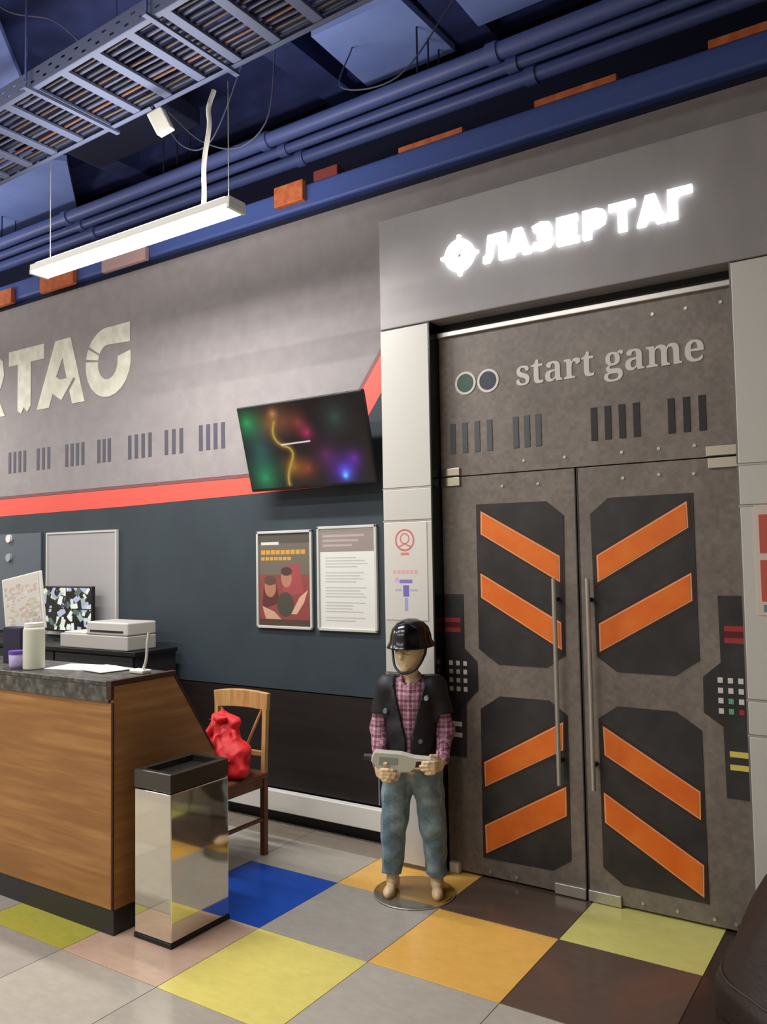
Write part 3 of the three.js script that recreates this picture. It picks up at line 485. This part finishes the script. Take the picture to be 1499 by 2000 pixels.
// ------------------------------------------------------------------ reception counter
{
  const c = thing('reception_counter', 'wood panelled reception counter with a dark stone ledge and sloped end', 'counter');
  const xr = -0.5, xl = -4.4, zf = 1.46;
  const planks = [0.115, 0.42, 0.73, 1.03];
  part(c, 'front_panel', B(xl, xr - 0.008, 0.115, 1.032, zf - 0.03, zf), mWood, 'horizontal grain wood front');
  part(c, 'end_panel', (() => { const g = new THREE.ExtrudeGeometry(new THREE.Shape([[-zf + 0.002, 0.115], [-0.82, 0.115], [-0.82, 0.68], [-1.1, 1.11], [-zf + 0.002, 1.11]].map((p) => new THREE.Vector2(...p))), { depth: 0.03, bevelEnabled: false }); g.rotateY(Math.PI / 2); g.translate(xr - 0.03, 0, 0); return muv(g); })(), mWood, 'sloped wooden end panel');
  part(c, 'edge_trim', merge(B(xr - 0.01, xr + 0.002, 0.115, 1.035, zf - 0.004, zf + 0.004), bar([xr - 0.015, 1.128, 1.1], [xr - 0.015, 0.7, 0.828], 0.034, 0.012, 0.002)), mBrownEdge, 'dark edge banding');
  part(c, 'fascia_band', B(xl, xr - 0.02, 1.034, 1.11, zf - 0.03, zf + 0.012, 0.004), mStone, 'mottled dark stone band');
  part(c, 'ledge', B(xl, xr - 0.032, 1.11, 1.132, 1.1, zf + 0.014, 0.004), mStone, 'stone ledge');
  part(c, 'ledge_cap', merge(B(xr - 0.032, xr + 0.004, 1.112, 1.136, 1.085, zf + 0.014, 0.003), B(xr - 0.032, xr + 0.004, 1.05, 1.113, zf - 0.004, zf + 0.014, 0.003)), mBrownEdge, 'dark edge strip round the end of the ledge');
  part(c, 'inner_back', B(xl, xr - 0.03, 0.75, 1.11, 1.1, 1.13), mDarkWood);
  part(c, 'desk_top', B(xl, xr - 0.03, 0.72, 0.75, 0.9, 1.42), mDarkWood);
  part(c, 'plinth', merge(B(xl, xr - 0.004, 0, 0.112, zf - 0.05, zf - 0.006), B(xr - 0.04, xr - 0.004, 0, 0.112, 0.83, zf - 0.05)), mCharcoal, 'black kick plinth');
}
single('paper_sheet', 'white papers lying on the stone ledge of the counter', 'paper', (() => { const a = B(-0.15, 0.15, 0, 0.003, -0.1, 0.1); a.rotateY(0.2); a.translate(-1.06, 1.1325, 1.22); const b = B(-0.15, 0.12, 0, 0.003, -0.09, 0.09); b.rotateY(-0.15); b.translate(-0.86, 1.136, 1.22); return merge(a, b); })(), mWhite);
{
  const s = thing('sign_holder', 'small white bent clip stand on the counter ledge, near its sloped end', 'sign holder', [-0.6, 1.132, 1.22]);
  part(s, 'stem', tube([[0.02, 0.02, 0], [0.04, 0.06, 0], [0.05, 0.14, 0], [0.06, 0.2, 0]], 0.007, 14), mWhitePlastic);
  part(s, 'foot', B(-0.05, 0.05, 0, 0.02, -0.03, 0.03, 0.008), mWhitePlastic);
}
{
  const s = thing('white_canister', 'tall pale canister on the counter ledge left of the papers', 'canister', [-1.235, 1.1325, 1.37]);
  part(s, 'body', muv(new THREE.LatheGeometry([[0, 0], [0.05, 0], [0.053, 0.008], [0.053, 0.2], [0.046, 0.218], [0, 0.22]].map((p) => new THREE.Vector2(...p)), 24)), M(0xd6d8c4, 0.4)); part(s, 'lid', muv(new THREE.CylinderGeometry(0.046, 0.048, 0.018, 24).translate(0, 0.226, 0)), mWhitePlastic);
}
{
  const s = thing('violet_tub', 'small violet and white tub on the counter ledge at the left edge', 'tub', [-1.335, 1.1325, 1.4]);
  part(s, 'body', muv(new THREE.LatheGeometry([[0, 0], [0.034, 0], [0.038, 0.02], [0.04, 0.075], [0, 0.075]].map((p) => new THREE.Vector2(...p)), 20)), M(0xb8a8d4, 0.4)); part(s, 'lid', muv(new THREE.CylinderGeometry(0.042, 0.042, 0.016, 20).translate(0, 0.084, 0)), M(0x6a4aa8, 0.4));
}
{
  const s = thing('dark_box', 'dark violet box standing behind the violet tub on the ledge', 'box', [-1.56, 1.1325, 1.25]);
  part(s, 'carton', B(-0.09, 0.07, 0, 0.19, -0.033, 0.033, 0.004), M(0x1d1a3a, 0.5)); part(s, 'flap', B(-0.088, 0.068, 0.19, 0.194, -0.031, 0.031), M(0x2a2650, 0.5));
}
{
  const s = thing('notice_board', 'white printed panel on a stand above the counter ledge, left of the security monitor', 'notice', [-1.66, 1.1325, 1.15]);
  const roll = (g) => g.translate(0, -0.315, 0).rotateZ(0.15).translate(0, 0.315, 0);
  part(s, 'panel', roll(B(-0.19, 0.18, 0.155, 0.475, -0.008, 0.008, 0.004)), mWhite);
  const g = new THREE.PlaneGeometry(0.34, 0.3); g.translate(-0.005, 0.315, 0.0095); roll(g);
  part(s, 'print', g, M(0xffffff, 0.5, { map: canvasTex(256, 256, (c, w, h) => { c.fillStyle = '#d8d4cc'; c.fillRect(0, 0, w, h); const cs = ['#c8b8b0', '#cfc4a0', '#d4b8b4', '#c2c4b4', '#e0dcd4', '#bcae9c']; for (let k = 0; k < 130; k++) { c.fillStyle = cs[k % 6]; c.fillRect(hash(k, 1, 3) * w, 30 + hash(k, 2, 3) * (h - 50), 10 + hash(k, 3, 3) * 24, 6 + hash(k, 4, 3) * 12); } }) }));
  part(s, 'stand', merge(B(-0.02, 0.02, 0, 0.18, -0.02, -0.008), B(-0.08, 0.08, 0, 0.01, -0.025, 0.03)), mCharcoal);
}
{ // back cabinet along the wall with its things
  const c = thing('back_cabinet', 'low black cabinet against the slate wall behind the counter', 'cabinet', [0, 0, 0]);
  part(c, 'body', B(-4.4, -1.8, 0.06, 1.04, -0.1, 0.24), mCharcoal); part(c, 'top', B(-4.42, -1.78, 1.04, 1.07, -0.1, 0.27, 0.004), mBlack); part(c, 'plinth', B(-4.38, -1.82, 0, 0.06, -0.08, 0.21), mBlack);
  for (const x of [-4.38, -3.52, -2.66]) { const d = part(c, 'door', B(x, x + 0.84, 0.08, 1.03, 0.24, 0.258, 0.003), mCharcoal); part(d, 'handle', B(x + 0.77, x + 0.785, 0.7, 0.85, 0.258, 0.275, 0.003), mSteel); }
}
{
  const p = thing('receipt_printer', 'wide grey printer on the black back cabinet, below the whiteboard', 'printer', [-2.0, 1.07, 0.12]);
  part(p, 'body', B(-0.6, 0.13, 0, 0.1, -0.11, 0.14, 0.01), M(0xb4b2ac, 0.45)); part(p, 'cover', B(-0.3, 0.13, 0.1, 0.19, -0.11, 0.14, 0.012), M(0xc6c4bb, 0.45)); part(p, 'tray', B(-0.56, -0.32, 0.1, 0.112, -0.1, 0.13, 0.003), mWhitePlastic); part(p, 'output_slot', B(-0.26, 0.09, 0.12, 0.135, 0.135, 0.142), mCharcoal);
}
{
  const m = thing('security_monitor', 'black monitor showing a mosaic of grey camera pictures', 'monitor', [-2.93, 1.145, -0.03]);
  const tex = canvasTex(256, 176, (c, w, h) => { c.fillStyle = '#14181a'; c.fillRect(0, 0, w, h); const cs = ['#cfd8d4', '#9fb0ac', '#20282a', '#dfe4c8', '#5c6a68', '#b4b8d4', '#0e1214', '#e8ece4']; for (let k = 0; k < 90; k++) { c.fillStyle = cs[Math.floor(hash(k, 7, 5) * 8)]; c.save(); c.translate(hash(k, 8, 5) * w, hash(k, 9, 5) * h); c.rotate(hash(k, 10, 5) * 3); c.fillRect(-16, -9, 20 + hash(k, 11, 5) * 24, 12 + hash(k, 12, 5) * 14); c.restore(); } c.fillStyle = '#0a0c0e'; c.fillRect(w / 2 - 2, 0, 4, h); c.fillRect(0, h / 2 - 2, w, 4); });
  part(m, 'casing', B(-0.32, 0.31, -0.005, 0.345, -0.03, 0, 0.008), mBlack);
  const g = new THREE.PlaneGeometry(0.6, 0.325); g.translate(-0.005, 0.17, 0.001); part(m, 'screen', g, M(0x060606, 0.2, { emissive: 0xffffff, emissiveMap: tex, emissiveIntensity: 0.8 }));
  part(m, 'stand', merge(B(-0.03, 0.03, -0.07, 0.1, -0.05, -0.03), B(-0.12, 0.12, -0.075, -0.062, -0.06, 0.03)), mBlack);
  const l = new THREE.RectAreaLight(0xdfe6e2, 0.3, 0.6, 0.325); l.position.set(0, 0.17, 0.01); l.rotation.y = Math.PI; l.castShadow = true; m.add(l);
}
{
  const p = thing('whiteboard', 'pale grey board on the slate wall behind the security monitor', 'board', [-2.9, 1.1, -0.15]);
  part(p, 'board', B(-0.43, 0.42, 0.01, 0.81, 0, 0.014), M(0xa9a7a8, 0.4)); part(p, 'frame', merge(B(-0.44, 0.43, 0.8, 0.815, 0, 0.022), B(-0.44, -0.425, 0, 0.8, 0, 0.022), B(0.415, 0.43, 0, 0.8, 0, 0.022), B(-0.44, 0.43, 0, 0.012, 0, 0.022)), M(0xc9c8c2, 0.4));
}
{
  const p = thing('dark_board', 'dark grey blue board with two white magnets at the left edge', 'board', [-3.78, 1.1, -0.15]);
  part(p, 'board', B(-0.5, 0.36, 0.01, 0.82, 0, 0.014), M(0x59626c, 0.35)); for (const y of [0.78, 0.62]) part(p, 'magnet', rod([-0.07, y, 0.014], [-0.07, y, 0.035], 0.035, 0.033, 16), y > 0.7 ? mWhite : M(0x9fa5a6, 0.4));
}

// ------------------------------------------------------------------ waste bin, chair, jacket, bean bag
{
  const b = thing('waste_bin', 'tall mirror polished steel waste bin with black top beside the counter', 'bin', [-0.303, 0, 1.228]);
  const w = 0.118, d = 0.178;
  part(b, 'base', B(-w - 0.003, w + 0.003, 0, 0.022, -d - 0.003, d + 0.003, 0.004), mBlack, 'black base rim');
  part(b, 'body', B(-w, w, 0.022, 0.655, -d, d, 0.006), mMirror, 'mirror polished steel body');
  const lid = part(b, 'lid', (() => { const q = (a, c) => [[-a, -c], [a, -c], [a, c], [-a, c]]; const g = poly(q(w, d), 0.004, 0.08, [q(w - 0.03, d - 0.03)], 0.004); g.rotateX(-Math.PI / 2); g.translate(0, 0.658, 0); return g; })(), M(0x55524c, 0.22, { metalness: 0.7 }), 'dark steel rim of the lid');
  part(lid, 'flap', (() => { const g = B(-w + 0.03, w - 0.03, -0.006, 0.006, -d + 0.03, d - 0.03, 0.003); g.rotateX(0.0); g.translate(0, 0.705, 0); return g; })(), mBlack, 'black recessed flap');
}
{
  const c = thing('wooden_chair', 'wooden chair with light backrest and dark legs against the dark panelling', 'chair', [-0.785, 0, 0.5]);
  const wd = 0.185;
  part(c, 'top_rail', (() => { const s = new THREE.Shape(); s.moveTo(-0.2, 0.8); s.lineTo(-0.206, 0.89); s.quadraticCurveTo(0, 0.925, 0.212, 0.9); s.lineTo(0.205, 0.81); s.quadraticCurveTo(0, 0.83, -0.2, 0.8); const g = new THREE.ExtrudeGeometry(s, { depth: 0.022, bevelEnabled: true, bevelSize: 0.004, bevelThickness: 0.004, bevelSegments: 2 }); g.translate(0, 0, -0.19); return muv(g); })(), mChairWood, 'light curved top rail');
  for (const s of [-1, 1]) {
    part(c, 'back_post', bar([s * wd, 0.44, -0.165], [s * (wd + 0.005), 0.84, -0.18], 0.03, 0.03), mChairWood);
    part(c, 'leg', bar([s * wd, 0, -0.16], [s * wd, 0.44, -0.165], 0.034, 0.034), mChairDark); part(c, 'leg', bar([s * wd, 0, 0.19], [s * wd * 0.98, 0.43, 0.18], 0.036, 0.036), mChairDark);
    part(c, 'back_slat', bar([s * 0.03, 0.56, -0.17], [s * 0.165, 0.815, -0.176], 0.014, 0.014), mChairWood);
    part(c, 'stretcher', bar([s * wd, 0.2, -0.16], [s * wd, 0.2, 0.185], 0.02, 0.02), mChairDark);
  }
  part(c, 'lower_rail', bar([-wd, 0.56, -0.17], [wd, 0.56, -0.17], 0.03, 0.018), mChairWood);
  part(c, 'seat', B(-0.205, 0.205, 0.43, 0.46, -0.19, 0.21, 0.012), mChairDark, 'dark wooden seat');
  part(c, 'apron', merge(B(-wd, wd, 0.38, 0.43, 0.17, 0.19), B(-wd, wd, 0.38, 0.43, -0.17, -0.15), B(-wd - 0.01, -wd + 0.01, 0.38, 0.43, -0.16, 0.18), B(wd - 0.01, wd + 0.01, 0.38, 0.43, -0.16, 0.18)), mChairDark);
}
{
  const body = caps([[[-0.12, 0.06, 0.05], [0.13, 0.06, 0.06], 0.075, 0.075], [[-0.06, 0.19, 0.0], [0.09, 0.15, 0.03], 0.088, 0.09], [[-0.1, 0.34, -0.03], [0.0, 0.32, -0.03], 0.055, 0.06], [[-0.06, 0.3, -0.02], [0.02, 0.18, 0.01], 0.07, 0.085], [[-0.11, 0.35, 0.0], [-0.14, 0.19, 0.06], 0.036, 0.04], [[0.05, 0.27, 0.02], [0.17, 0.07, 0.08], 0.04, 0.045], [[-0.08, 0.38, -0.02], [-0.165, 0.33, 0.0], 0.03, 0.018], [[-0.02, 0.25, 0.08], [0.08, 0.1, 0.13], 0.03, 0.036]], 0.022);
  const folds = (x, y, z) => 0.011 * Math.abs(Math.sin(17 * y + 11 * x + 2.5 * Math.sin(13 * x + 3 * y))) + 0.008 * Math.abs(Math.sin(29 * x - 13 * y + 12 * z)) + 0.004 * Math.sin(70 * y + 40 * z + 30 * x);
  const g = nets((x, y, z) => Math.max(body(x, y, z) + folds(x, y, z), -0.0 - y), [-0.26, -0.02, -0.16], [0.28, 0.5, 0.26], 0.011);
  const j = thing('red_jacket', 'crumpled red jacket piled on the wooden chair', 'jacket', [-0.735, 0.463, 0.47]);
  j.scale.set(0.98, 0.87, 1.0);
  part(j, 'cloth', g, mJacket); part(j, 'hood', nets((x, y, z) => ell(x, y, z, [-0.03, 0.36, 0.03], [0.075, 0.04, 0.05]) + folds(x, y, z), [-0.18, 0.24, -0.05], [0.1, 0.46, 0.15], 0.01), mJacket);
}
{
  const b = thing('bean_bag', 'dark brown leather bean bag on the dark tile at the lower right corner', 'bean bag', [2.33, 0, 0.56]);
  const f = (x, y, z) => { const r = Math.hypot(x, z), a = Math.atan2(z, x); const rim = 0.44 - 0.5 * Math.max(0, y - 0.12) + 0.012 * Math.sin(a * 7 + y * 9); return Math.max(smin(r - rim, 9, 0.01) * 0.85, y - 0.5 + 0.25 * r * r) + 0.004 * Math.sin(20 * x + 13 * z); };
  part(b, 'cover', nets((x, y, z) => Math.max(f(x, y, z), -y), [-0.5, -0.02, -0.5], [0.5, 0.56, 0.5], 0.018), mLeather);
  const sm = []; for (let q = 0; q < 24; q++) { const a = q / 24 * Math.PI * 2, r = 0.44 - 0.5 * 0.04 + 0.012 * Math.sin(a * 7 + 0.16 * 9) + 0.004; sm.push([Math.cos(a) * r, 0.16, Math.sin(a) * r]); }
  part(b, 'seam', tube(sm, 0.005, 90, 6, true), M(0x403028, 0.5));
}

// ------------------------------------------------------------------ mannequin with helmet, vest and toy gun
{
  const m = thing('mannequin', 'child mannequin in black helmet, plaid shirt, dark vest and jeans beside the doors', 'mannequin', [0.4, 0, 0.34]);
  m.rotation.y = 0.44;
  const T = 1.315;                           // top of the head
  // body: joints with radii
  const legs = (s) => [[[s * 0.07, 0.62, 0], [s * 0.095, 0.34, 0.006], 0.066, 0.05], [[s * 0.095, 0.34, 0.006], [s * 0.112, 0.075, -0.012], 0.045, 0.026], [[s * 0.112, 0.05, -0.012], [s * 0.112, 0.028, -0.022], 0.026, 0.027], [[s * 0.112, 0.036, -0.01], [s * 0.12, 0.026, 0.085], 0.027, 0.021], [[s * 0.12, 0.026, 0.085], [s * 0.122, 0.022, 0.112], 0.024, 0.018]];
  const elbow = (s) => [s * 0.17, 0.8, -0.01], wrist = (s) => s < 0 ? [-0.15, 0.642, 0.15] : [0.16, 0.68, 0.145];
  const arms = (s) => [[[s * 0.118, 1.02, -0.01], elbow(s), 0.04, 0.032], [elbow(s), wrist(s), 0.034, 0.022]];
  const body = caps([[[0, 0.66, 0], [0, 0.78, 0], 0.095, 0.085], [[0, 0.78, 0], [0, 0.94, -0.008], 0.085, 0.09], [[-0.105, 1.015, -0.01], [0.105, 1.015, -0.01], 0.042, 0.042], [[0, 0.98, -0.01], [0, 1.1, 0.0], 0.05, 0.036], ...legs(-1), ...legs(1), ...arms(-1), ...arms(1)], 0.03);
  // head turned a little towards the counter
  const ht = -0.42, ch = Math.cos(ht), sh = Math.sin(ht);
  const head = (X, Y, Z) => {
    const x = X * ch - Z * sh, z = X * sh + Z * ch, y = Y - 1.2;
    let d = smin(ell(x, y, z, [0, 0.025, -0.012], [0.078, 0.09, 0.092]), ell(x, y, z, [0, -0.03, 0.022], [0.058, 0.072, 0.062]), 0.04);
    d = smin(d, cap(x, y, z, [0, 0.008, 0.076], [0, -0.026, 0.096], 0.007, 0.0105), 0.018);            // nose
    d = smin(d, cap(x, y, z, [-0.03, 0.024, 0.07], [0.03, 0.024, 0.07], 0.008, 0.008), 0.016);          // brow
    for (const s of [-1, 1]) { d = -smin(-d, ell(x, y, z, [s * 0.03, 0.002, 0.088], [0.018, 0.011, 0.014]), 0.012); d = smin(d, ell(x, y, z, [s * 0.03, 0.002, 0.071], [0.013, 0.009, 0.01]), 0.005); d = smin(d, ell(x, y, z, [s * 0.079, -0.005, -0.008], [0.009, 0.026, 0.017]), 0.008); }
    d = smin(d, cap(x, y, z, [-0.016, -0.056, 0.071], [0.016, -0.056, 0.071], 0.006, 0.006), 0.006); d = smin(d, cap(x, y, z, [-0.013, -0.066, 0.069], [0.013, -0.066, 0.069], 0.0065, 0.0065), 0.006);
    d = smin(d, ell(x, y, z, [0, -0.09, 0.058], [0.018, 0.014, 0.016]), 0.02);
    return smin(d, cap(X, Y, Z, [0, 1.02, -0.005], [0, 1.13, 0.0], 0.04, 0.037), 0.025);
  };
  // hands: palm and five fingers closing round the gun
  const hand = (s) => {
    const w = wrist(s), L = [];
    const P = (a, b, c) => [w[0] + s * a, w[1] + b, w[2] + c];   // a grows outward, so inward is negative
    L.push([w, P(-0.006, -0.004, 0.03), 0.02, 0.02], [P(-0.008, 0.006, 0.03), P(-0.03, 0.008, 0.072), 0.016, 0.013], [P(-0.006, -0.02, 0.03), P(-0.03, -0.024, 0.072), 0.016, 0.013], [P(-0.006, -0.006, 0.03), P(-0.032, -0.008, 0.074), 0.016, 0.013]);
    const len = [0.92, 1.04, 0.97, 0.78];
    for (let k = 0; k < 4; k++) { const y = 0.014 - k * 0.0165, a = P(-0.034, y, 0.079), b = P(-0.062 * len[k], y, 0.083), c = P(-0.084 * len[k], y - 0.003, 0.078), e = P(-0.096 * len[k], y - 0.005, 0.068); L.push([a, b, 0.009, 0.0084], [b, c, 0.0084, 0.0078], [c, e, 0.0078, 0.0068]); }
    L.push([P(-0.01, 0.016, 0.03), P(-0.022, 0.036, 0.052), 0.0115, 0.0095], [P(-0.022, 0.036, 0.052), P(-0.048, 0.042, 0.068), 0.0095, 0.008]);
    return caps(L, 0.006);
  };
  const hg = [-1, 1].map((s) => { const w = wrist(s); return nets(hand(s), [w[0] - 0.125, w[1] - 0.075, w[2] - 0.04], [w[0] + 0.125, w[1] + 0.075, w[2] + 0.11], 0.0034); });
  part(m, 'body', merge(nets(body, [-0.3, -0.01, -0.16], [0.3, 1.16, 0.24], 0.011), nets(head, [-0.12, 1.03, -0.14], [0.12, 1.32, 0.14], 0.005), hg), mSkin, 'cream coloured mannequin body');
  for (const s of [-1, 1]) { const x = s * 0.03, z = 0.0815; part(m, 'eye', muv(new THREE.SphereGeometry(0.0055, 12, 8).scale(1, 0.6, 0.5).translate(x * ch + z * sh, 1.202, -x * sh + z * ch)), mSkinDark); }
  // jeans
  const wob = (x, y, z) => 0.0025 * Math.sin(30 * y + 22 * x + 9 * z) + 0.002 * Math.sin(61 * y - 40 * x + 20 * z);
  const jl = (s) => [[[s * 0.068, 0.61, 0], [s * 0.098, 0.34, 0.008], 0.086, 0.066], [[s * 0.098, 0.34, 0.008], [s * 0.114, 0.085, -0.004], 0.066, 0.052]];
  const jf = caps([...jl(-1), ...jl(1), [[-0.05, 0.66, 0], [0.05, 0.66, 0], 0.088, 0.088]], 0.022);
  part(m, 'jeans', nets((x, y, z) => Math.max(jf(x, y, z) + wob(x, y, z), y - 0.72, 0.088 + 0.006 * Math.sin(40 * x) - y), [-0.24, 0.06, -0.14], [0.24, 0.75, 0.14], 0.0095), mJeans, 'light blue denim jeans');
  // shirt with sleeves and collar
  const sf = caps([[[-0.02, 0.66, 0.0], [0, 0.8, 0], 0.112, 0.1], [[0.02, 0.66, 0.0], [0, 0.8, 0], 0.112, 0.1], [[0, 0.8, 0], [0, 0.95, -0.004], 0.1, 0.106], [[-0.105, 1.012, -0.01], [0.105, 1.012, -0.01], 0.05, 0.05], ...[-1, 1].flatMap((s) => { const e = elbow(s), w = wrist(s); return [[[s * 0.12, 1.01, -0.01], e, 0.052, 0.044], [e, [w[0] * 0.92 + e[0] * 0.08, w[1] + 0.01, w[2] - 0.018], 0.044, 0.032]]; }), [[0, 1.03, -0.008], [0, 1.085, 0.0], 0.058, 0.05]], 0.026);
  const collar = (x, y, z) => Math.max(y - 1.088 + 0.25 * z, -(Math.max(cap(x, y, z, [0, 1.0, 0.02], [0, 1.2, 0.0], 0.04, 0.043), 1.03 - y)));
  part(m, 'shirt', nets((x, y, z) => Math.max(sf(x, y, z) + wob(y, x * 1.4, z) * 0.8, collar(x, y, z), 0.615 - y), [-0.3, 0.6, -0.18], [0.3, 1.12, 0.22], 0.0095), mPlaid, 'pink plaid shirt');
  // vest, open at the front
  const vf = caps([[[0, 0.72, 0.0], [0, 0.8, 0], 0.132, 0.124], [[0, 0.8, 0], [0, 0.95, -0.004], 0.124, 0.126], [[-0.1, 1.014, -0.01], [0.1, 1.014, -0.01], 0.066, 0.066], ...[-1, 1].map((q) => [[q * 0.118, 1.012, -0.01], [q * 0.15, 0.89, -0.01], 0.064, 0.06])], 0.03);
  const vest = m.children.length && part(m, 'vest', nets((x, y, z) => { const gap = 0.012 + 0.062 * Math.max(0, Math.min(1, (y - 0.78) / 0.24)); const open = Math.max(Math.abs(x + 0.005) - gap, -z - 0.01); return Math.max(vf(x, y, z) + wob(x, y, z) * 0.5, 0.665 - y, y - 1.075, y < 0.88 ? Math.abs(x) - 0.14 : Math.abs(x) - 0.3, -open); }, [-0.22, 0.65, -0.18], [0.22, 1.1, 0.18], 0.0095), mVest, 'black open vest with sensors');
  for (const [x, y, c] of [[0.085, 0.975, 0x9fb0b4], [-0.125, 0.905, 0x8a94a0], [0.055, 0.77, 0x6a6480]]) part(vest, 'sensor', rod([x, y, 0.03], [x, y, y > 0.95 ? 0.11 : y > 0.9 ? 0.08 : 0.128], 0.013, 0.011, 14), M(c, 0.25));
  // helmet with brim and strap
  const hp = [[0.0, 0.122], [0.035, 0.119], [0.07, 0.103], [0.095, 0.075], [0.106, 0.04], [0.11, 0.01], [0.124, -0.012], [0.126, -0.018], [0.12, -0.02], [0.1, -0.008], [0.096, 0.03], [0.06, 0.09], [0, 0.108]];
  const hel = part(m, 'helmet', (() => { const g = new THREE.LatheGeometry(hp.map((p) => new THREE.Vector2(...p)), 36); g.scale(0.95, 1, 1.1); g.rotateX(0.05); g.rotateY(ht); g.translate(0.003, 1.238, -0.004); return muv(g); })(), mBlackGloss, 'glossy black helmet');
  const turn = (x, y, z) => [x * ch + z * sh, y, -x * sh + z * ch];
  part(hel, 'chin_strap', tube([turn(-0.1, 1.235, 0.01), turn(-0.092, 1.18, 0.02), turn(-0.06, 1.115, 0.05), turn(0, 1.09, 0.066), turn(0.06, 1.115, 0.05), turn(0.092, 1.18, 0.02), turn(0.1, 1.235, 0.01)], 0.0065, 40, 8), mBlack);
  // stand
  part(m, 'stand_plate', muv(new THREE.CylinderGeometry(0.2, 0.205, 0.008, 48).translate(0, 0.004, 0.02)), new THREE.MeshPhysicalMaterial({ color: 0xdfe6d8, roughness: 0.05, transmission: 1, thickness: 0.008, ior: 1.5 }), 'round glass stand plate');
  part(m, 'plate_rim', muv(new THREE.TorusGeometry(0.203, 0.003, 8, 60).rotateX(Math.PI / 2).translate(0, 0.005, 0.02)), mSteel);
  part(m, 'stand_rod', rod([0.115, 0.008, -0.042], [0.112, 0.16, -0.036], 0.006), mSteel);
  // toy gun held across the waist
  const gun = thing('toy_gun', 'pale grey toy laser gun held in the mannequin hands', 'toy gun', [0.4, 0, 0.34]);
  gun.rotation.y = 0.44;
  const prof = [[-0.175, 0.715], [-0.16, 0.74], [-0.03, 0.732], [0.03, 0.716], [0.11, 0.71], [0.135, 0.692], [0.13, 0.65], [0.106, 0.63], [0.095, 0.655], [0.03, 0.655], [0.01, 0.64], [-0.03, 0.64], [-0.05, 0.6], [-0.095, 0.6], [-0.1, 0.645], [-0.15, 0.66], [-0.178, 0.69]];
  const gb = part(gun, 'gun_body', poly(prof, 0.168, 0.046, [[[0.04, 0.668], [0.09, 0.668], [0.085, 0.69], [0.045, 0.69]]], 0.006), mGun, 'pale grey plastic body');
  part(gb, 'side_plate', poly([[-0.14, 0.675], [-0.05, 0.68], [-0.05, 0.71], [-0.135, 0.715]], 0.208, 0.009), mGunGreen); part(gb, 'dark_inset', poly([[0.035, 0.66], [0.1, 0.66], [0.09, 0.692], [0.04, 0.696]], 0.19, 0.021), M(0x3a1012, 0.5)); part(gb, 'battery_cap', rod([-0.1, 0.64, 0.2], [-0.1, 0.64, 0.22], 0.02, 0.018), mBlack);
  part(gun, 'barrel', rod([-0.17, 0.705, 0.19], [-0.215, 0.708, 0.19], 0.018, 0.015), mCharcoal);
}
renderer.render(scene, camera);
